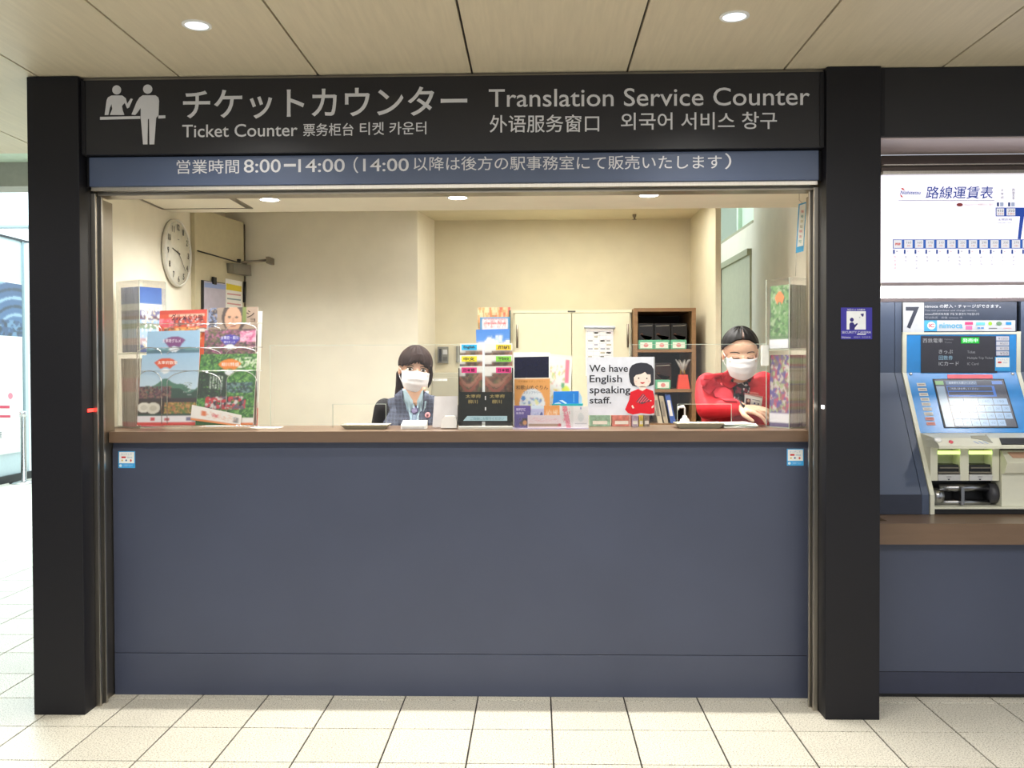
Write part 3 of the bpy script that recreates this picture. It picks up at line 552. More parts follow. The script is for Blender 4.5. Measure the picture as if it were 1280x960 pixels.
box('tray_back', X0, fx(1250), LF+.08, 4.1, Z0, fz(601)-.0005, DARK, tm)
tubeo('tray_roller', [(fx(1178), LF+.035, fz(611)), (fx(1241), LF+.035, fz(611))], .017, mat('satin_chrome', 'a8a8aa', .25, 1), tm, 14); tubeo('tray_roller', [(fx(1172), LF+.03, fz(629)), (fx(1241), LF+.03, fz(629))], .012, mat('satin_chrome', 'a8a8aa'), tm, 14)
tubeo('coin_cup', [(fx(1168), LF+.03, fz(621)), (fx(1180), LF+.03, fz(621))], .036, mat('satin_chrome', 'a8a8aa'), tm, 18); tubeo('tray_hub', [(fx(1240), LF+.04, fz(618)), (fx(1249), LF+.04, fz(618))], .045, mat('charcoal_plastic', '3a3a40', .4), tm, 20)
box('divider', fx(1201), fx(1205), LF-.005, LF+.07, fz(631), fz(609), mat('satin_chrome', 'a8a8aa'), tm); box('tray_lip', X0, X1, 3.945, LF+.08, Z0-.002, Z0+.006, MCREAM, tm, .002); box('plinth', X0, X1, 3.96, 4.1, .7275, Z0-.003, DARK, tm)
bm = bmesh.new(); bxl = fx(1250)
def bin_prof(x0, x1, pf): prism(bm, [Vector((x0, y, z)) for y, z in pf], Vector((-1, 0, 0)), x1-x0)
bin_prof(bxl, X1, [(4.1, fz(563)), (LF-.01, fz(563)), (LF-.06, fz(577)), (LF-.04, fz(590)), (LF-.015, fz(592)), (LF-.015, Z0+.007), (4.1, Z0+.007)])
bmo('coin_bin', bm, MCREAM, tm); slab('bin_window', [(1259, 566), (1290, 566), (1290, 573), (1266, 573)], ((0, LF-.01, fz(563)), (0, -.62, .62)), .002, mat('copper_tray', 'c49c84', .4), tm, .004)
# number plate and header panel above the machine
npl = thing('number_plate', at(1141, 416, 4.24), 'white plate with a large black 7 above the ticket machine', 'sign')
slab('plate', rect(1128, 378.5, 1154, 416), 4.25, .008, mat('pale_grey_plate', 'c4c6cc', .5), npl, .009); letters('number', '7', 1132, 383.5, 1149, 411, 4.241, npl, mat('navy_print', '2a2f40', .5), bold=.02, th=.001)
hp = thing('machine_header_panel', at(1210, 416, 4.24), 'dark header panel with white Japanese text and a card logo strip above the ticket machine', 'sign')
slab('panel', rect(1154.5, 377.5, 1270, 416.5), 4.25, .006, mat('slate_panel', '333c50', .4), hp, .007); slab('logo_strip', rect(1155, 400.5, 1269, 414), 4.243, .001, mat('pale_grey_plate', 'c4c6cc'), hp, .001)
p = Print(4.242); W_ = 'c2c4ca'
p.text('nimoca の購入・チャージができます。', 1156, 380.5, 1251, 385, W_, 2, bold=.01); p.text('You can purchase and charge nimoca.', 1156, 387, 1221, 389.6, '9a9ea8', 2); p.text('nimoca的购买及充值 구입 및 충전이 가능합니다', 1156, 391, 1224, 394, W_, 2); p.text('可以购买   充值 nimoca 卡', 1156, 395.6, 1203, 398.4, '9a9ea8', 2)
p.rect(1155, 400.5, 1171, 414, '4da6dc', 5); p.ell(1164, 407, 5, 4.8, 'eceef0', 6); p.text('IC', 1161, 404.5, 1167.5, 409.5, 'd84a60', 7, bold=.04)
p.text('nimoca', 1174, 403.5, 1203, 410.5, '5aa9d0', 5, bold=.02); p.rect(1206, 402.5, 1216, 406, 'd8457c', 5); p.rect(1207, 407.5, 1215, 412, 'e672a4', 5); p.rect(1220, 403, 1231, 406.5, '6cc0c8', 5); p.rect(1221.5, 409, 1225, 411, '5a8ec8', 5); p.rect(1226, 409, 1229.5, 411, '5a8ec8', 5)
p.ell(1237.5, 404.5, 2.4, 2.4, '9cc832', 5); p.ell(1248.5, 404.5, 3.6, 2.5, '6a8a6a', 5); p.rect(1257, 402.5, 1264, 406, '2a8acc', 5); p.rect(1235.5, 409.8, 1246, 411, '77777c', 5); p.rect(1254, 409.8, 1264, 410.8, 'd8a0a8', 5)
p.build('panel_print', hp)

# ================================================================ LAMPS AND FILL LIGHT
for (x, y), nm in (((246, 31), 'left'), ((918, 20), 'right')):
    c = at(x, y, ((0, 0, 2.5), (0, 0, -1))); t = thing('hall_downlight', c, f'round recessed hall downlight in the veneer ceiling, the {nm} one of the two', 'downlight', 'hall downlights')
    latheo('trim_ring', [(.038, .003), (.038, 0), (.048, 0), (.048, .004)], c-Vector((0, 0, .004)), WHITE, t, 28); latheo('lens', [(0, .001), (.038, .001), (.038, .003), (0, .003)], c-Vector((0, 0, .004)), mat('cool_lamp_lens', 'e6f2ff', .3, 0, .25, 60, emit=1.5), t, 24)
    point_lamp('downlight_beam', c-Vector((0, 0, .012)), 26, (1, .98, .93), .03, 140)
for x, y_, nm in ((2.6, 3.33, 'right'), (-2.89, 3.03, 'left')):
    c = Vector((x, y_, 2.5)); t = thing('hall_downlight', c, f'round recessed hall downlight just outside the {nm} edge of the view', 'downlight', 'hall downlights')
    latheo('trim_ring', [(.038, .003), (.038, 0), (.048, 0), (.048, .004)], c-Vector((0, 0, .004)), WHITE, t, 28); latheo('lens', [(0, .001), (.038, .001), (.038, .003), (0, .003)], c-Vector((0, 0, .004)), mat('cool_lamp_lens', 'e6f2ff'), t, 24)
    point_lamp('downlight_beam', c-Vector((0, 0, .012)), 34, (1, .98, .93), .06, 150)
for (x, y), nm in (((337, 249), 'left'), ((572, 246.5), 'middle'), ((811, 243.5), 'right')):
    c = at(x, y, ((0, 0, 2.175), (0, 0, -1))); t = thing('booth_downlight', c, f'round glowing downlight in the white booth soffit, the {nm} one of three', 'downlight', 'booth downlights')
    latheo('trim_ring', [(.045, .003), (.045, 0), (.054, 0), (.054, .004)], c-Vector((0, 0, .004)), WHITE, t, 28); latheo('lens', [(0, .001), (.045, .001), (.045, .003), (0, .003)], c-Vector((0, 0, .004)), mat('warm_lamp_lens', 'fffaf0', .3, emit=9), t, 24)
    point_lamp('downlight_beam', c-Vector((0, 0, .02)), 68, (1, .985, .94), .05, 165, .8)
area('alcove_fill', (.2, 5.25, 2.30), (0, 0, 0), 1.2, .3, 15, (1, .975, .91)); area('corridor_lamp', (1.2, 6.6, 2.9), (0, 0, 0), .2, .8, 7, (1, 1, .95))  # the alcove light is an added fill without a fixture
sp_ = thing('sprinkler_head', at(793, 268, ((0, 0, 2.32), (0, 0, -1))), 'small sprinkler head under the alcove ceiling', 'sprinkler'); c = sp_.location.copy()
latheo('body', [(0, 0), (.012, 0), (.012, -.012), (.006, -.02), (.006, -.03), (.014, -.032), (.014, -.034), (0, -.034)], c, DSTEEL, sp_, 14)

# ================================================================ BOOTH FURNITURE
WPL = ((-1.90, 0, 0), (1, 0, 0)); cw = at(217.5, 316.5, WPL); R = .176
ck = thing('wall_clock', cw, 'round white wall clock with black numerals on the left booth wall', 'clock')
latheo('case', [(0, 0), (R-.012, 0), (R, .008), (R, .026), (R-.006, .03), (R-.010, .026), (R-.010, .02), (0, .02)], cw, mat('white_clock_rim', 'dedbd0', .35), ck, 48, (1, 0, 0))
latheo('dial', [(0, .019), (R-.011, .019), (R-.011, .022), (0, .022)], cw, mat('ivory_dial', 'ece9da', .5), ck, 48, (1, 0, 0))
p = Print(WPL).frame(cw+Vector((.0235, 0, 0)), (0, 1, 0), (0, 0, 1))
for k in range(1, 13):
    a = k*PI/6; x, z = math.sin(a)*R*.77, math.cos(a)*R*.77; wd = .010 if k < 10 else .017; p.ltext(str(k), x-wd, z-.016, x+wd, z+.016, '3a3a36', 2, bold=.02)
for k in range(60):
    a = k*PI/30; d = Vector((math.sin(a), math.cos(a))); q = Vector((d.y, -d.x))*.0009; A1, A2 = d*(R*.91), d*(R*(.935)); p.lpoly([A1+q, A1-q, A2-q, A2+q], '55554f')
def hand(deg, ln, wd):
    a = math.radians(deg); d = Vector((math.sin(a), math.cos(a))); q = Vector((d.y, -d.x))*wd; p.lpoly([-d*.02+q, -d*.02-q, d*ln-q*.5, d*ln+q*.5], '262626', 5)
p.lpoly([(-.013, .070), (.013, .070), (.013, .073), (-.013, .073)], '8f8f86', 2); p.build('numerals', ck); p.v = []; p.f = []; p.c = []
hand(281, .085, .004); hand(133, .125, .0028); p.build('hands', ck)
cf = thing('steel_cabinet', (.25, 5.5, 0), 'cream two-door steel cabinet against the back wall of the booth', 'cabinet')
CR = mat('cream_enamel', 'dcd6b8', .45, 0, .02); CY = 5.50
cx0, cx1, cz = at(641, 400, CY).x, at(790, 400, CY).x, at(715, 387, CY).z; cm = at(714.5, 400, CY).x
box('carcass', cx0, cx1, CY+.022, 5.965, 0, cz, CR, cf, .003); box('top_rail', cx0, cx1, CY+.004, CY+.021, at(700, 391, CY).z, cz-.001, CR, cf)
for a, b in ((cx0+.012, cm-.002), (cm+.002, cx1-.012)):
    d = box('door', a, b, CY, CY+.02, .08, at(700, 391.7, CY).z, CR, cf, .002); hx = a+.014 if a < cm-.1 else b-.014; tubeo('handle', [(hx, CY-.012, 1.48), (hx, CY-.012, 1.62)], .006, DSTEEL, d)
slab('maker_plate', rect(709.5, 388.4, 719.5, 390.2), CY+.004, .001, mat('dark_print', '4a4a44', .6), cf, .001)
kl = thing('paper_chart', at(749, 408, CY-.01), 'long white duty chart hanging from a rod on the cream cabinet door', 'chart')
slab('sheet', rect(732, 409, 766.5, 470), CY-.001, .001, PAPER, kl, .004); tubeo('rod', [at(730.5, 409, CY-.008), at(769, 409.5, CY-.008)], .008, mat('pale_blue_rod', 'c2cbd6', .4), kl)
p = Print(CY-.001)
for k in range(9): p.rect(734, 414+k*5, 765, 414.5+k*5, 'c3c8d8', 12)
for k in range(5): p.rect(734+k*7.7, 414, 734.4+k*7.7, 460, 'c3c8d8', 12)
for k in range(24): x_, y_ = 735+rng.integers(0, 4)*7.7, 415.2+rng.integers(0, 8)*5; p.rect(x_, y_, x_+4+rng.random()*2, y_+1.6, ['9aa0b4', 'b0a890', 'a0a0a0'][k % 3], 13)
p.build('print', kl)
BW = mat('walnut_shelf_board', '8a6844', .5, 0, .12, 8, 0, stretch=(1, 1, 8)); BWD = mat('dark_shelf_back', '2e201c', .6)
sx0, sx1, SY = at(792.5, 400, 5.42).x, at(870, 400, 5.42).x, 5.42; sz = at(830, 385, SY).z
bk = thing('bookcase', ((sx0+sx1)/2, SY, 0), 'dark wooden bookcase with souvenirs beside the cream cabinet', 'bookcase')
box('side_board', sx0, sx0+.022, SY, 5.9, 0, sz, BW, bk, .001); box('side_board', sx1-.024, sx1, SY, 5.9, 0, sz, BW, bk, .001); box('top_board', sx0+.0225, sx1-.0245, SY, 5.9, sz-.02, sz, BW, bk); box('back_board', sx0+.0225, sx1-.0245, 5.88, 5.9, 0, sz-.021, BWD, bk)
zs = [at(830, y, SY).z for y in (436.5, 486.5, 529.5)]+[.55, .1]
for z in zs: box('shelf', sx0+.0225, sx1-.0245, SY+.005, 5.879, z-.018, z, BW, bk)
def bs(x, Y=SY+.04): return at(x, 430, Y).x
def boxthing(name, x0, x1, y0, y1, z0, z1, m, label, cat, group=None, bev=.003):
    return tag(box(name, x0, x1, y0, y1, z0, z1, m, None, bev), label, cat, group)
def souvenir(xa, xb, z, hp_, where):
    t = thing('souvenir_box', (bs((xa+xb)/2), SY+.04, z), f'black souvenir box with brown swirl, {where}', 'box', 'black souvenir boxes')
    GB = mat('black_gloss_card', '1c1816', .25); x0, x1 = bs(xa)+.002, bs(xb)-.002
    box('carton', x0, x1, SY+.05, SY+.16, z+.001, z+hp_, GB, t, .003); p = Print(SY+.05)
    p.frame((x0, SY+.05, z), (1, 0, 0), (0, 0, 1)); W2 = x1-x0
    p.lpoly([(W2*a, hp_*(.45+.18*math.sin(a*7))) for a in np.linspace(.1, .9, 9)]+[(W2*a, hp_*(.38+.2*math.sin(a*7+.5))) for a in np.linspace(.9, .1, 9)], '5a3a2c'); p.lpoly([(W2*.1, hp_*.88), (W2*.9, hp_*.9), (W2*.9, hp_*.93), (W2*.1, hp_*.9)], '9a9488'); p.ltext('明太子', W2*.3, hp_*.16, W2*.7, hp_*.28, '9a8a60'); p.build('print', t)
def greenbox(xa, xb, z, where, dy=0):
    t = thing('tea_packet', (bs((xa+xb)/2), SY+.02, z), f'low green and white packet, {where}', 'packet', 'green and white packets')
    x0, x1 = bs(xa, SY+.02)+.001, bs(xb, SY+.02)-.001; box('carton', x0, x1, SY+.01+dy, SY+.045+dy, z+.001, z+.055, mat('jade_card', '5fae88', .5), t, .002); W2 = x1-x0
    p = Print(SY+.01+dy).frame((x0, SY+.01+dy, z), (1, 0, 0), (0, 0, 1)); p.lpoly([(W2*.12, .006), (W2*.9, .006), (W2*.9, .042), (W2*.12, .042)], 'dfe6d6'); p.lpoly([(W2*.5+W2*.16*math.cos(a), .024+.012*math.sin(a)) for a in np.linspace(0, 6, 12)], 'd88a86', 2); p.build('print', t)
for (a, b), n_ in (((797.5, 818), 'left on the top shelf'), ((818, 839), 'middle of the top shelf'), ((839, 860), 'right on the top shelf')): souvenir(a, b, zs[0], .155, n_)
for (a, b), n_ in (((797.5, 817), 'left on the top shelf'), ((817, 837), 'middle of the top shelf'), ((838, 858), 'right on the top shelf')): greenbox(a, b, zs[0], n_)
souvenir(818, 840, zs[1], .155, 'behind the green packet on the second shelf'); greenbox(819, 838, zs[1], 'alone on the second shelf')
souvenir(798, 817.5, zs[1], .155, 'left on the second shelf, half hidden by the sign')
rbg = thing('gift_bag', (bs(853), SY+.05, zs[1]), 'red gift bag wrapped in clear film on the second shelf', 'bag')
bm = bmesh.new(); x0, x1 = bs(846), bs(862); vb = [(x0, SY+.02), (x1, SY+.02), (x1, SY+.08), (x0, SY+.08)]; A4 = [bm.verts.new((x, y, zs[1]+.001)) for x, y in vb]; B4 = [bm.verts.new((x+(.012 if x == x0 else -.012), (y+SY+.05)/2, zs[1]+.085)) for x, y in vb]
bm.faces.new(A4[::-1]); bm.faces.new(B4)
for i in range(4): bm.faces.new((A4[i], A4[(i+1) % 4], B4[(i+1) % 4], B4[i]))
bmo('bag_body', bm, mat('scarlet_card', 'd8432f', .4), rbg); tubeo('handle', [(x0+.022, SY+.04, zs[1]+.084), (x0+.024, SY+.04, zs[1]+.11), (x0+.04, SY+.04, zs[1]+.115), (x0+.05, SY+.04, zs[1]+.084)], .003, mat('gold_cord', 'c8a24a', .4), rbg)
bm = bmesh.new(); 
for k in range(9): a = k/9*2*PI; c = Vector(((x0+x1)/2, SY+.05, zs[1]+.09)); tube(bm, [c, c+Vector((math.cos(a)*.02, math.sin(a)*.02, .05)), c+Vector((math.cos(a)*.045, math.sin(a)*.03, .085))], [.004, .008, .002], 5)
bmo('film_ruffle', bm, mat('crinkled_film', 'b9b4ae', .2, 0, .3, 60), rbg, True)
for k, (xa, wpx, hpx, tl, col, nm) in enumerate(((822.5, 6, 36, -7, 'c9bfa6', 'cream file nearest the sign'), (830, 5.5, 34, -6.5, 'b8ad94', 'grey-beige file in the middle'), (838.5, 6.5, 36, -7.5, '3b62b4', 'blue file at the right'))):
    Yb = SY+.03; pts = [(xa, 529), (xa+wpx, 529), (xa+wpx+tl, 529-hpx), (xa+tl, 529-hpx)]
    f_ = thing('ring_file', at(xa, 529, Yb), f'leaning {nm} of the three on the low bookcase shelf', 'file', 'leaning files'); f_.location.z = zs[2]
    bm = bmesh.new(); P4 = [at(x, y, Yb) for x, y in pts]; P4[0].z = P4[1].z = zs[2]+.001; prism(bm, P4, Vector((0, -1, 0)), .22); bmo('cover', bm, mat('file_'+col, col, .5), f_)
    slab('spine_label', [(xa+1.3-.35*hpx*.2, 529-hpx*.25), (xa+wpx-1.3-.35*hpx*.2, 529-hpx*.25), (xa+wpx-1.3+tl*.8, 529-hpx*.8), (xa+1.3+tl*.8, 529-hpx*.8)], Yb, .001, PAPER if k == 2 else mat('grey_label', '8d8578', .6), f_, .001)
gx0, gx1 = at(538, 480, 5.35).x, at(600, 480, 5.35).x; gz = at(550, 466, 5.35).z
gc = thing('grey_locker', ((gx0+gx1)/2, 5.35, 0), 'warm grey metal locker with a white label strip behind the left clerk', 'locker')
box('carcass', gx0, gx1, 5.37, 5.58, 0, gz, STEELGREY, gc, .003); box('door', gx0+.012, gx1-.012, 5.352, 5.369, .05, at(550, 471.5, 5.35).z, STEELGREY, gc, .002)
slab('label_strip', rect(541, 473.5, 559, 476.2), 5.352, .001, PAPER, gc, .001); p = Print(5.352); p.text('業務用キャビネット', 542, 474, 558, 475.8, '55554f', 6); p.build('print', gc)
ph = thing('wall_intercom', at(554, 443, 5.94), 'grey intercom handset on the alcove wall above the locker', 'intercom')
slab('body', rect(547.5, 433.5, 560.5, 454), 5.968, .03, mat('mid_grey_plastic', '7d7b72', .4), ph, .028); slab('handset', [(549, 436), (552, 436), (552, 452), (549, 452)], 5.94, .015, DARK, ph, .014); slab('display', rect(553.5, 437, 559, 443), 5.94, .002, mat('pale_grey_plastic', 'c3c3c3'), ph, .002); slab('button_row', rect(553.5, 446, 559, 451), 5.94, .002, mat('mid_grey_dark', '55544e'), ph, .002)
tag(slab('card_reader', rect(570.5, 432.5, 579, 453), 5.968, .02, mat('mid_grey_plastic', '7d7b72'), None, .02), 'slim grey wall switch box right of the intercom', 'switch box')
# hanging sign at the right
hb = thing('hanging_notice', at(1002, 252, 3.95), 'narrow blue bordered notice hanging on a string by the right end of the opening', 'notice')
hp4 = [(998.5, 255), (1008.5, 252), (1004.5, 314), (994.8, 316.5)]; slab('card', hp4, 3.95, .003, mat('cyan_card', '52a8dc', .5), hb)
p = Print(3.95); p.poly([(999.6, 256.6), (1007.2, 254.3), (1003.9, 307), (996.4, 308.8)], 'f0f1ea', 2)
for k, (ch, c_) in enumerate((('接', 'd04a50'), ('種', '5a9a9a'), ('済', 'b9a040'), ('証', '8a7a40'), ('明', 'd85a60'), ('書', 'd8969a'), ('可', '3a9a9a'))): x_ = 1001.4-k*.5; p.text(ch, x_-.2, 262.5+k*6.3, x_+3.2, 266+k*6.3, c_, 4)
p.build('print', hb); tubeo('string', [at(1003, 254, 3.95), at(999, 250, 3.95), (at(999, 250, 3.95).x, 3.95, 2.174)], .0008, DSTEEL, hb, 5); tubeo('string', [at(995.5, 315, 3.95), at(994.5, 345, 3.95)], .0007, DSTEEL, hb, 5)

# ================================================================ ACRYLIC SCREENS AND COUNTER ITEMS
def screen(name, x0, x1, ytop, hx0_, hx1_, hy, Y, label):
    t = thing(name, (at((x0+x1)/2, 500, Y).x, Y, 1.10), label, 'screen', 'acrylic screens')
    X0_, X1_, a, b = at(x0, 480, Y).x, at(x1, 480, Y).x, at(hx0_, 500, Y).x, at(hx1_, 500, Y).x; zt_, zh = at(x0, ytop, Y).z, at(hx0_, hy, Y).z
    bm = bmesh.new(); prism(bm, [Vector((x, Y, z)) for x, z in ((X0_, 1.101), (a, 1.101), (a, zh), (b, zh), (b, 1.101), (X1_, 1.101), (X1_, zt_), (X0_, zt_))], Vector((0, -1, 0)), .004); bmo('sheet', bm, ACR, t)
    e = .0016; bm = bmesh.new()
    for q in ((X0_, X1_, zt_, zt_+e), (a, b, zh-e, zh), (a-e, a, 1.101, zh), (b, b+e, 1.101, zh), (X1_, X1_+e, 1.101, zt_), (X0_-e, X0_, 1.101, zt_)): bbox(bm, q[0], q[1], Y, Y+.004, q[2], q[3])
    bmo('polished_edge', bm, EDGE, t)
    for x in (X0_+.01, X1_-.03): bbox_ = box('foot', x, x+.02, Y-.05, Y+.02, 1.1003, 1.106, ACR, t)
    return t
s1 = screen('acrylic_screen', 338, 573, 432, 416, 482, 505, 3.985, 'clear acrylic screen with a hand slot in front of the left clerk')
s2 = screen('acrylic_screen', 787, 958, 431, 847, 914, 505, 3.985, 'clear acrylic screen with a hand slot in front of the clerk in red')
tag(slab('screen_clamp', rect(953, 431.5, 961, 457), 3.97, .03, mat('frosted_clamp', 'dcdcd6', .3), None), 'small white clamp on the upper right edge of the acrylic screen', 'clamp')
def tray(name, x0, x1, y0, Y, dep, m, label, h=.018, fl=.014):
    a, b = at(x0, y0, Y).x, at(x1, y0, Y).x; z = 1.1005; t = thing(name, ((a+b)/2, Y, z), label, 'tray')
    bm = bmesh.new(); L = []
    for i, (g, zz_) in enumerate(((fl+.004, 0), (0, h), (.003, h+.0015), (fl+.006, .004))): L.append([bm.verts.new(q) for q in ((a+g, Y+g, z+zz_), (b-g, Y+g, z+zz_), (b-g, Y+dep-g, z+zz_), (a+g, Y+dep-g, z+zz_))])
    for A_, B_ in zip(L, L[1:]):
        for i in range(4): bm.faces.new((A_[i], A_[(i+1) % 4], B_[(i+1) % 4], B_[i]))
    bm.faces.new(L[0][::-1]); bm.faces.new(L[-1]); bmo('dish', bm, m, t); box('studded_mat', a+fl+.01, b-fl-.01, Y+fl+.01, Y+dep-fl-.01, z+.0045, z+.006, mat('grey_rubber', '9c9a92', .7, 0, .2, 200, .5), t)
TRAY = mat('stone_grey_tray', 'a3a08c', .4)
tray('cash_tray', 425, 484, 524, 3.86, .115, TRAY, 'shallow grey cash tray on the counter before the left clerk')
tray('cash_tray', 846, 906, 521, 3.86, .115, TRAY, 'shallow grey cash tray on the counter before the clerk in red', .022)
cr_ = thing('card_terminal', at(516, 530, 3.86), 'small white card terminal lying on the counter between tray and display', 'card terminal')
xa, xb = at(501, 530, 3.86).x, at(532, 530, 3.86).x; bm = bmesh.new(); prism(bm, [Vector((xa, y, z)) for y, z in ((3.86, 1.101), (3.93, 1.101), (3.93, 1.135), (3.86, 1.118))], Vector((-1, 0, 0)), xb-xa); bmo('body', bm, WHITE, cr_); box('front_band', xa+.006, xb-.006, 3.857, 3.8605, 1.103, 1.112, mat('pale_grey_plastic', 'c3c3c3'), cr_)
cd = thing('customer_display', at(556, 530, 3.92), 'pale silver customer display panel facing the hall on the counter', 'display')
slab('panel', [(543, 495.5), (572, 495), (571.5, 534), (540.5, 534)], ((0, 3.92, 1.1), (0, -1, .08)), .012, mat('satin_silver_panel', 'cfcac8', .3, .2), cd)
slab('base', [(552, 524), (556, 520), (568, 520), (571, 526), (571, 535), (551, 535)], 3.875, .04, WHITE, cd)
# ---- acrylic leaflet racks at both ends, turned towards the clerk
def booklet(name, M, w, h, t, ras, parent=None):
    me_ = page(name, [M@Vector(q) for q in ((0, 0, h), (w, 0, h), (w, 0, 0), (0, 0, 0))], ras, None, parent, 0.0002)
    hh = ras.a.shape[0]; pr_v, pr_f, pr_c = [], [], []
    for side in (0, 1):
        x = 0 if side == 0 else w
        for j in range(hh):
            z1, z0 = h*(1-j/hh), h*(1-(j+1)/hh); b = len(pr_v); pr_v += [tuple(M@Vector(q)) for q in ((x, .0003, z1), (x, t, z1), (x, t, z0), (x, .0003, z0))]; pr_f.append((b, b+1, b+2, b+3)); pr_c.append(ras.a[j, 0 if side == 0 else -1]*.8+.08)
    b = len(pr_v); pr_v += [tuple(M@Vector(q)) for q in ((0, t, h), (w, t, h), (w, t, 0), (0, t, 0), (0, .0003, h), (w, .0003, h))]; pr_f += [(b, b+1, b+2, b+3), (b+4, b+5, b+1, b)]; pr_c += [np.array((.7, .7, .65))]*2
    me = bpy.data.meshes.new('page_block'); me.from_pydata(pr_v, [], pr_f); at_ = me.color_attributes.new('ink', 'FLOAT_COLOR', 'CORNER'); arr = np.ones((len(pr_f)*4, 4), np.float32); arr[:, :3] = np.repeat(np.array(pr_c), 4, 0); at_.data.foreach_set('color', arr.ravel())
    link('page_block', me, INK, me_); return me_
def sky_cover():
    r = Ras(30, 70, '2c5cb0', '6a9ad4'); r.rect(0, .26, 1, .36, 'd8dfe6'); r.rect(0, .36, 1, .44, '6a6a98'); r.rect(0, .44, 1, .50, '5b3550'); r.rect(0, .5, 1, .56, '8fb4de'); r.rect(0, .56, 1, .64, '6f8a70'); r.rect(0, .64, 1, .78, '9ab8e0'); r.rect(0, .78, 1, .88, 'b79aa6'); r.rect(0, .88, 1, 1, '4a5a90'); r.mott(.1, .3, 1, .95, ['f0f2f2', 'd8c8a8', 'b8c8d8'], .45); return r
def pink_cover():
    r = Ras(30, 70, '9c8f86'); r.rect(0, 0, 1, .28, '8d8078'); r.rect(0, .28, 1, .48, 'b56a74'); r.rect(0, .48, 1, .93, 'aaa39c'); r.rect(0, .93, 1, 1, 'c8455e'); r.mott(.05, .1, 1, .9, ['8a5a3a', 'c08a5a', '5a4030', 'a8a098'], .7); return r
def green_cover():
    r = Ras(30, 70, '5e8a4e', '3c6a3c'); r.mott(0, 0, 1, .8, ['41703a', '628a54', '2f5230', '869c78'], .8, 3); r.fan(.5, .4, .3, 'e0743a', .5); r.rect(0, .86, 1, 1, 'e4e4ea'); r.a[:, -1] = lin('4a464c'); r.a[:, 0] = lin('4a464c'); r.a[int(.36*70):int(.5*70), 0] = lin('6a5260'); r.a[int(.86*70):, 0] = lin('d8d8e0'); return r
def navy_cover():
    r = Ras(30, 70, '6a5a86'); r.mott(0, 0, 1, .8, ['a84a62', '5a4a8a', '98a67a', 'b8b0a8', '7a6a5a'], .9, 3); r.rect(0, .82, 1, .95, 'e6e4ea'); r.a[:, 0] = lin('35427a'); r.a[int(.7*70):int(.82*70), 0] = lin('7a9a8a'); r.a[int(.82*70):int(.95*70), 0] = lin('dcdce4'); return r
def leaflet_rack(px, sgn, side, covers, extra):
    w_, dep = (.13, .165) if sgn > 0 else (.125, .15); th = math.radians(58)*sgn; RY = 3.965 if sgn > 0 else 3.87; A_ = at(px, 500, RY); A_.z = 1.1005
    u = Vector((math.cos(th), math.sin(th), 0)); v = Vector((-math.sin(th), math.cos(th), 0))
    if sgn < 0: O = A_-u*w_
    else: O = A_
    M = Matrix(((u.x, v.x, 0, O.x), (u.y, v.y, 0, O.y), (0, 0, 1, O.z), (0, 0, 0, 1)))
    hh = at(px, 350 if sgn > 0 else 347, RY).z-1.1005; mid = at(px, 441 if sgn > 0 else 436, RY).z-1.1005
    t = thing('leaflet_rack', O, f'clear two-tier acrylic leaflet rack at the {side} end of the counter', 'rack', 'acrylic leaflet racks')
    for nm, q in (('side_panel', (-.003, 0, 0, dep, 0, hh)), ('side_panel', (w_, w_+.003, 0, dep, 0, hh)), ('back_panel', (0, w_, dep-.003, dep, 0, hh)), ('front_lip', (0, w_, -.004, -.001, 0, .06)), ('front_lip', (0, w_, -.004, -.001, mid, mid+.06)), ('top_panel', (0, w_, 0, dep, hh, hh+.003))): box(nm, *q, ACR, t, 0, M)
    for z in (0, mid-.004): box('shelf', 0, w_, 0, dep-.003, z, z+.003, EDGE, t, 0, M)
    bm = bmesh.new(); bbox(bm, -.003, -.001, -.001, .001, 0, hh, 0, M); bbox(bm, w_+.001, w_+.003, -.001, .001, 0, hh, 0, M); bbox(bm, -.003, -.001, dep-.001, dep, 0, hh, 0, M); bbox(bm, w_, w_+.002, dep-.001, dep, 0, hh, 0, M); bmo('polished_edge', bm, EDGE, t)
    for z, cov, nm, n_ in ((mid, covers[0], covers[2], 11), (0, covers[1], covers[3], 9)):
        for k in range(n_):
            tt = (dep-.03)/n_; lean = math.radians(4+1.2*math.sin(k*.7)); Mk = M@Matrix.Translation((.006+.003*math.sin(k*1.3), .010+k*tt, z+.0035))@Matrix.Rotation(-lean*.25, 4, 'X')
            tag(booklet('pamphlet', Mk, w_-.016, (hh-mid-.03 if z else mid-.028), tt*.8, cov), nm if 0 < k < n_-1 else nm.replace('pamphlet in', ('pamphlet foremost in' if k == 0 else 'pamphlet rearmost in')), 'pamphlet', nm.split(' in the ')[0]+'s')
leaflet_rack(176, 1, 'left', (sky_cover(), pink_cover(), 'blue sky covered pamphlet in the upper tier of the left acrylic rack', 'grey and pink pamphlet in the lower tier of the left acrylic rack'), None)
leaflet_rack(986, -1, 'right', (green_cover(), navy_cover(), 'green garden pamphlet in the upper tier of the right acrylic rack', 'navy edged pamphlet in the lower tier of the right acrylic rack'), None)
